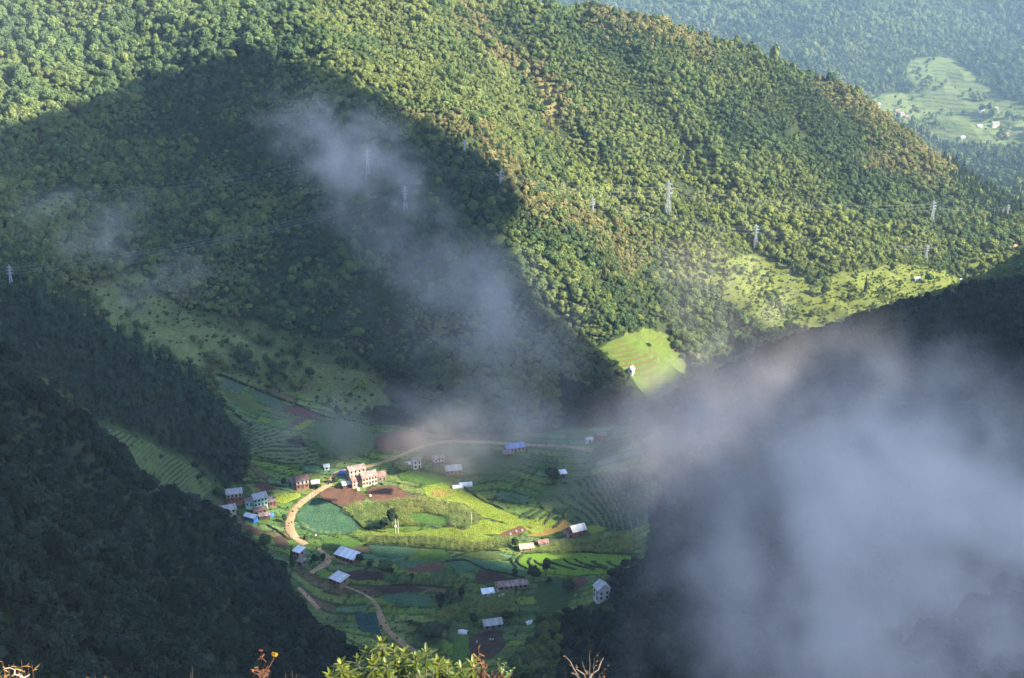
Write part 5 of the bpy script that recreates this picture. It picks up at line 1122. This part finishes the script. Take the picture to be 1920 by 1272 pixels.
# ================================================================ mist banks lying in the valley, then the thin haze
def vol_mat(name, c, aniso=.2):
    m = bpy.data.materials.new(name); m.use_nodes = True; nt = m.node_tree; nt.nodes.remove(nt.nodes['Principled BSDF']); pv = nt.nodes.new('ShaderNodeVolumePrincipled'); pv.inputs['Color'].default_value = (*c, 1); pv.inputs['Anisotropy'].default_value = aniso
    nt.links.new(pv.outputs[0], nt.nodes['Material Output'].inputs['Volume']); return m, pv
MIST, pv = vol_mat('mist', (1.0,.89,.84)); pv.inputs['Density'].default_value = 0.01
def mist(label, u, v, y, radii, dens, scale=40, thr=.42, rot=(0,0,0), seed=0.0, vox=5.0, soft=.26):
    a, b, c = ray(u, v); loc = (a*y/b, y, c*y/b)
    ng = bpy.data.node_groups.new('mist', 'GeometryNodeTree'); ng.interface.new_socket('Geometry', in_out='OUTPUT', socket_type='NodeSocketGeometry'); go = ng.nodes.new('NodeGroupOutput'); nd = ng.nodes
    ps = nd.new('GeometryNodeInputPosition').outputs[0]
    def vm(op, x, y_): n = nd.new('ShaderNodeVectorMath'); n.operation = op; ng.links.new(x, n.inputs[0]); n.inputs[1].default_value = y_; return n.outputs
    def mt(op, x, y_): 
        n = nd.new('ShaderNodeMath'); n.operation = op
        for s, k in zip(n.inputs, (x, y_)):
            if isinstance(k, (int, float)): s.default_value = k
            else: ng.links.new(k, s)
        return n.outputs[0]
    d = vm('LENGTH', vm('DIVIDE', ps, radii)[0], (0,0,0))['Value']; mr = nd.new('ShaderNodeMapRange'); mr.interpolation_type = 'SMOOTHERSTEP'; ng.links.new(d, mr.inputs[0]); mr.inputs[1].default_value = 1.0; mr.inputs[2].default_value = .0
    def ns(sc, det, off, dist):
        t = nd.new('ShaderNodeTexNoise'); t.inputs['Scale'].default_value = 1.0; t.inputs['Detail'].default_value = det; t.inputs['Roughness'].default_value = .58; t.inputs['Distortion'].default_value = dist
        ng.links.new(vm('ADD', vm('MULTIPLY', ps, (1/sc, 1/(sc*1.4), 1/sc))[0], (seed+off, seed*1.7, seed*.6))[0], t.inputs['Vector']); return t.outputs[0]
    nz = mt('ADD', mt('MULTIPLY', ns(scale*2.0, 3, 7, .9), .5), mt('MULTIPLY', ns(scale*.8, 6, 0, 1.6), .5))
    k = mt('SUBTRACT', nz, mt('ADD', mt('MULTIPLY', mt('MULTIPLY', d, d), soft), thr)); k = mt('MULTIPLY', mt('MAXIMUM', k, 0.0), mt('MINIMUM', mt('MULTIPLY', mr.outputs[0], 4.0), 1.0)); k = mt('MULTIPLY', k, dens*500.0)
    vc = nd.new('GeometryNodeVolumeCube'); ng.links.new(k, vc.inputs['Density']); vc.inputs['Min'].default_value = [-q for q in radii]; vc.inputs['Max'].default_value = radii
    for nm, q in zip(('Resolution X', 'Resolution Y', 'Resolution Z'), radii): vc.inputs[nm].default_value = max(8, int(2*q/vox))
    sm = nd.new('GeometryNodeSetMaterial'); sm.inputs['Material'].default_value = MIST; ng.links.new(vc.outputs[0], sm.inputs[0]); ng.links.new(sm.outputs[0], go.inputs[0])
    me = bpy.data.meshes.new('mist'); me.materials.append(MIST); o = link('mist', me); o.location = loc; o.rotation_euler = rot; md = o.modifiers.new('mist', 'NODES'); md.node_group = ng
    return tag(o, label, 'mist', kind='stuff')
MISTS = [
 ('thick grey mist filling the gully in front of the right-hand hill', 1755,1090,400, (135,100,92), .018, 36, .365, (0,0,.3), 1.0, 3.5),
 ('paler mist swelling at the bottom of the picture on the right', 1720,1255,345, (85,75,52), .028, 32, .38, (0,0,0), 4.0, 3.5),
 ('soft mist drifting along the top of the right-hand hill', 1360,825,580, (130,100,56), .0062, 44, .345, (0,-.42,0), 7.3, 4.0),
 ('mist veil on the upper right-hand hill', 1750,760,500, (100,85,50), .007, 32, .41, (0,.35,0), 9.1, 4.0),
 ('mist pooling where the right-hand hill meets the valley', 1290,850,680, (90,60,48), .012, 40, .41, (0,0,0), 11.2, 5.0),
 ('wisp of mist streaming down the shaded slope', 650,300,960, (135,75,62), .013, 34, .425, (0,.65,0), 13.9, 4.5),
 ('tail of the mist wisp above the dark tree clump', 790,450,890, (130,65,52), .009, 34, .42, (0,.6,0), 31.9, 4.5),
 ('broad mist over the foot of the central spur', 960,650,810, (165,65,85), .0075, 40, .40, (0,.35,0), 17.7, 5.0),
 ('small puff of mist on the left slope', 165,420,820, (75,45,38), .010, 24, .44, (0,.2,0), 21.0, 4.0),
 ('small puff of mist above the left meadow', 305,520,810, (66,40,32), .010, 20, .44, (0,-.3,0), 23.0, 3.5),
 ('thin mist over the upper bend of the dirt road', 820,810,740, (150,60,38), .010, 45, .35, (0,0,0), 25.0, 5.0),
 ('sunlit mist above the mouth of the side valley', 1360,560,900, (100,55,70), .006, 40, .42, (0,.5,0), 27.0, 5.0),
]
for a in MISTS: mist(*a)
FARAIR, pv = vol_mat('far_air', (.42,.70,1.0), .0); pv.inputs['Density'].default_value = 0.01
far = mist('blue air filling the wide valley before the far mountain', 1500,150,1980, (1500,700,360), .000030, 900, -.5, (0,0,0), 3.0, 40.0, .4)
far.modifiers[0].node_group.nodes['Set Material'].inputs['Material'].default_value = FARAIR; far.data.materials[0] = FARAIR
hm, pv = vol_mat('haze', (.62,.80,1.0), .0); pv.inputs['Density'].default_value = .00005
mb = MB(); mb.box(-2600, 3200, -1200, 4200, float(ZZ.min())-1.5, float(max(ZZ.max(), 0))+14); tag(mb.build('haze', hm), 'thin blue haze between the hills', 'haze', kind='stuff')
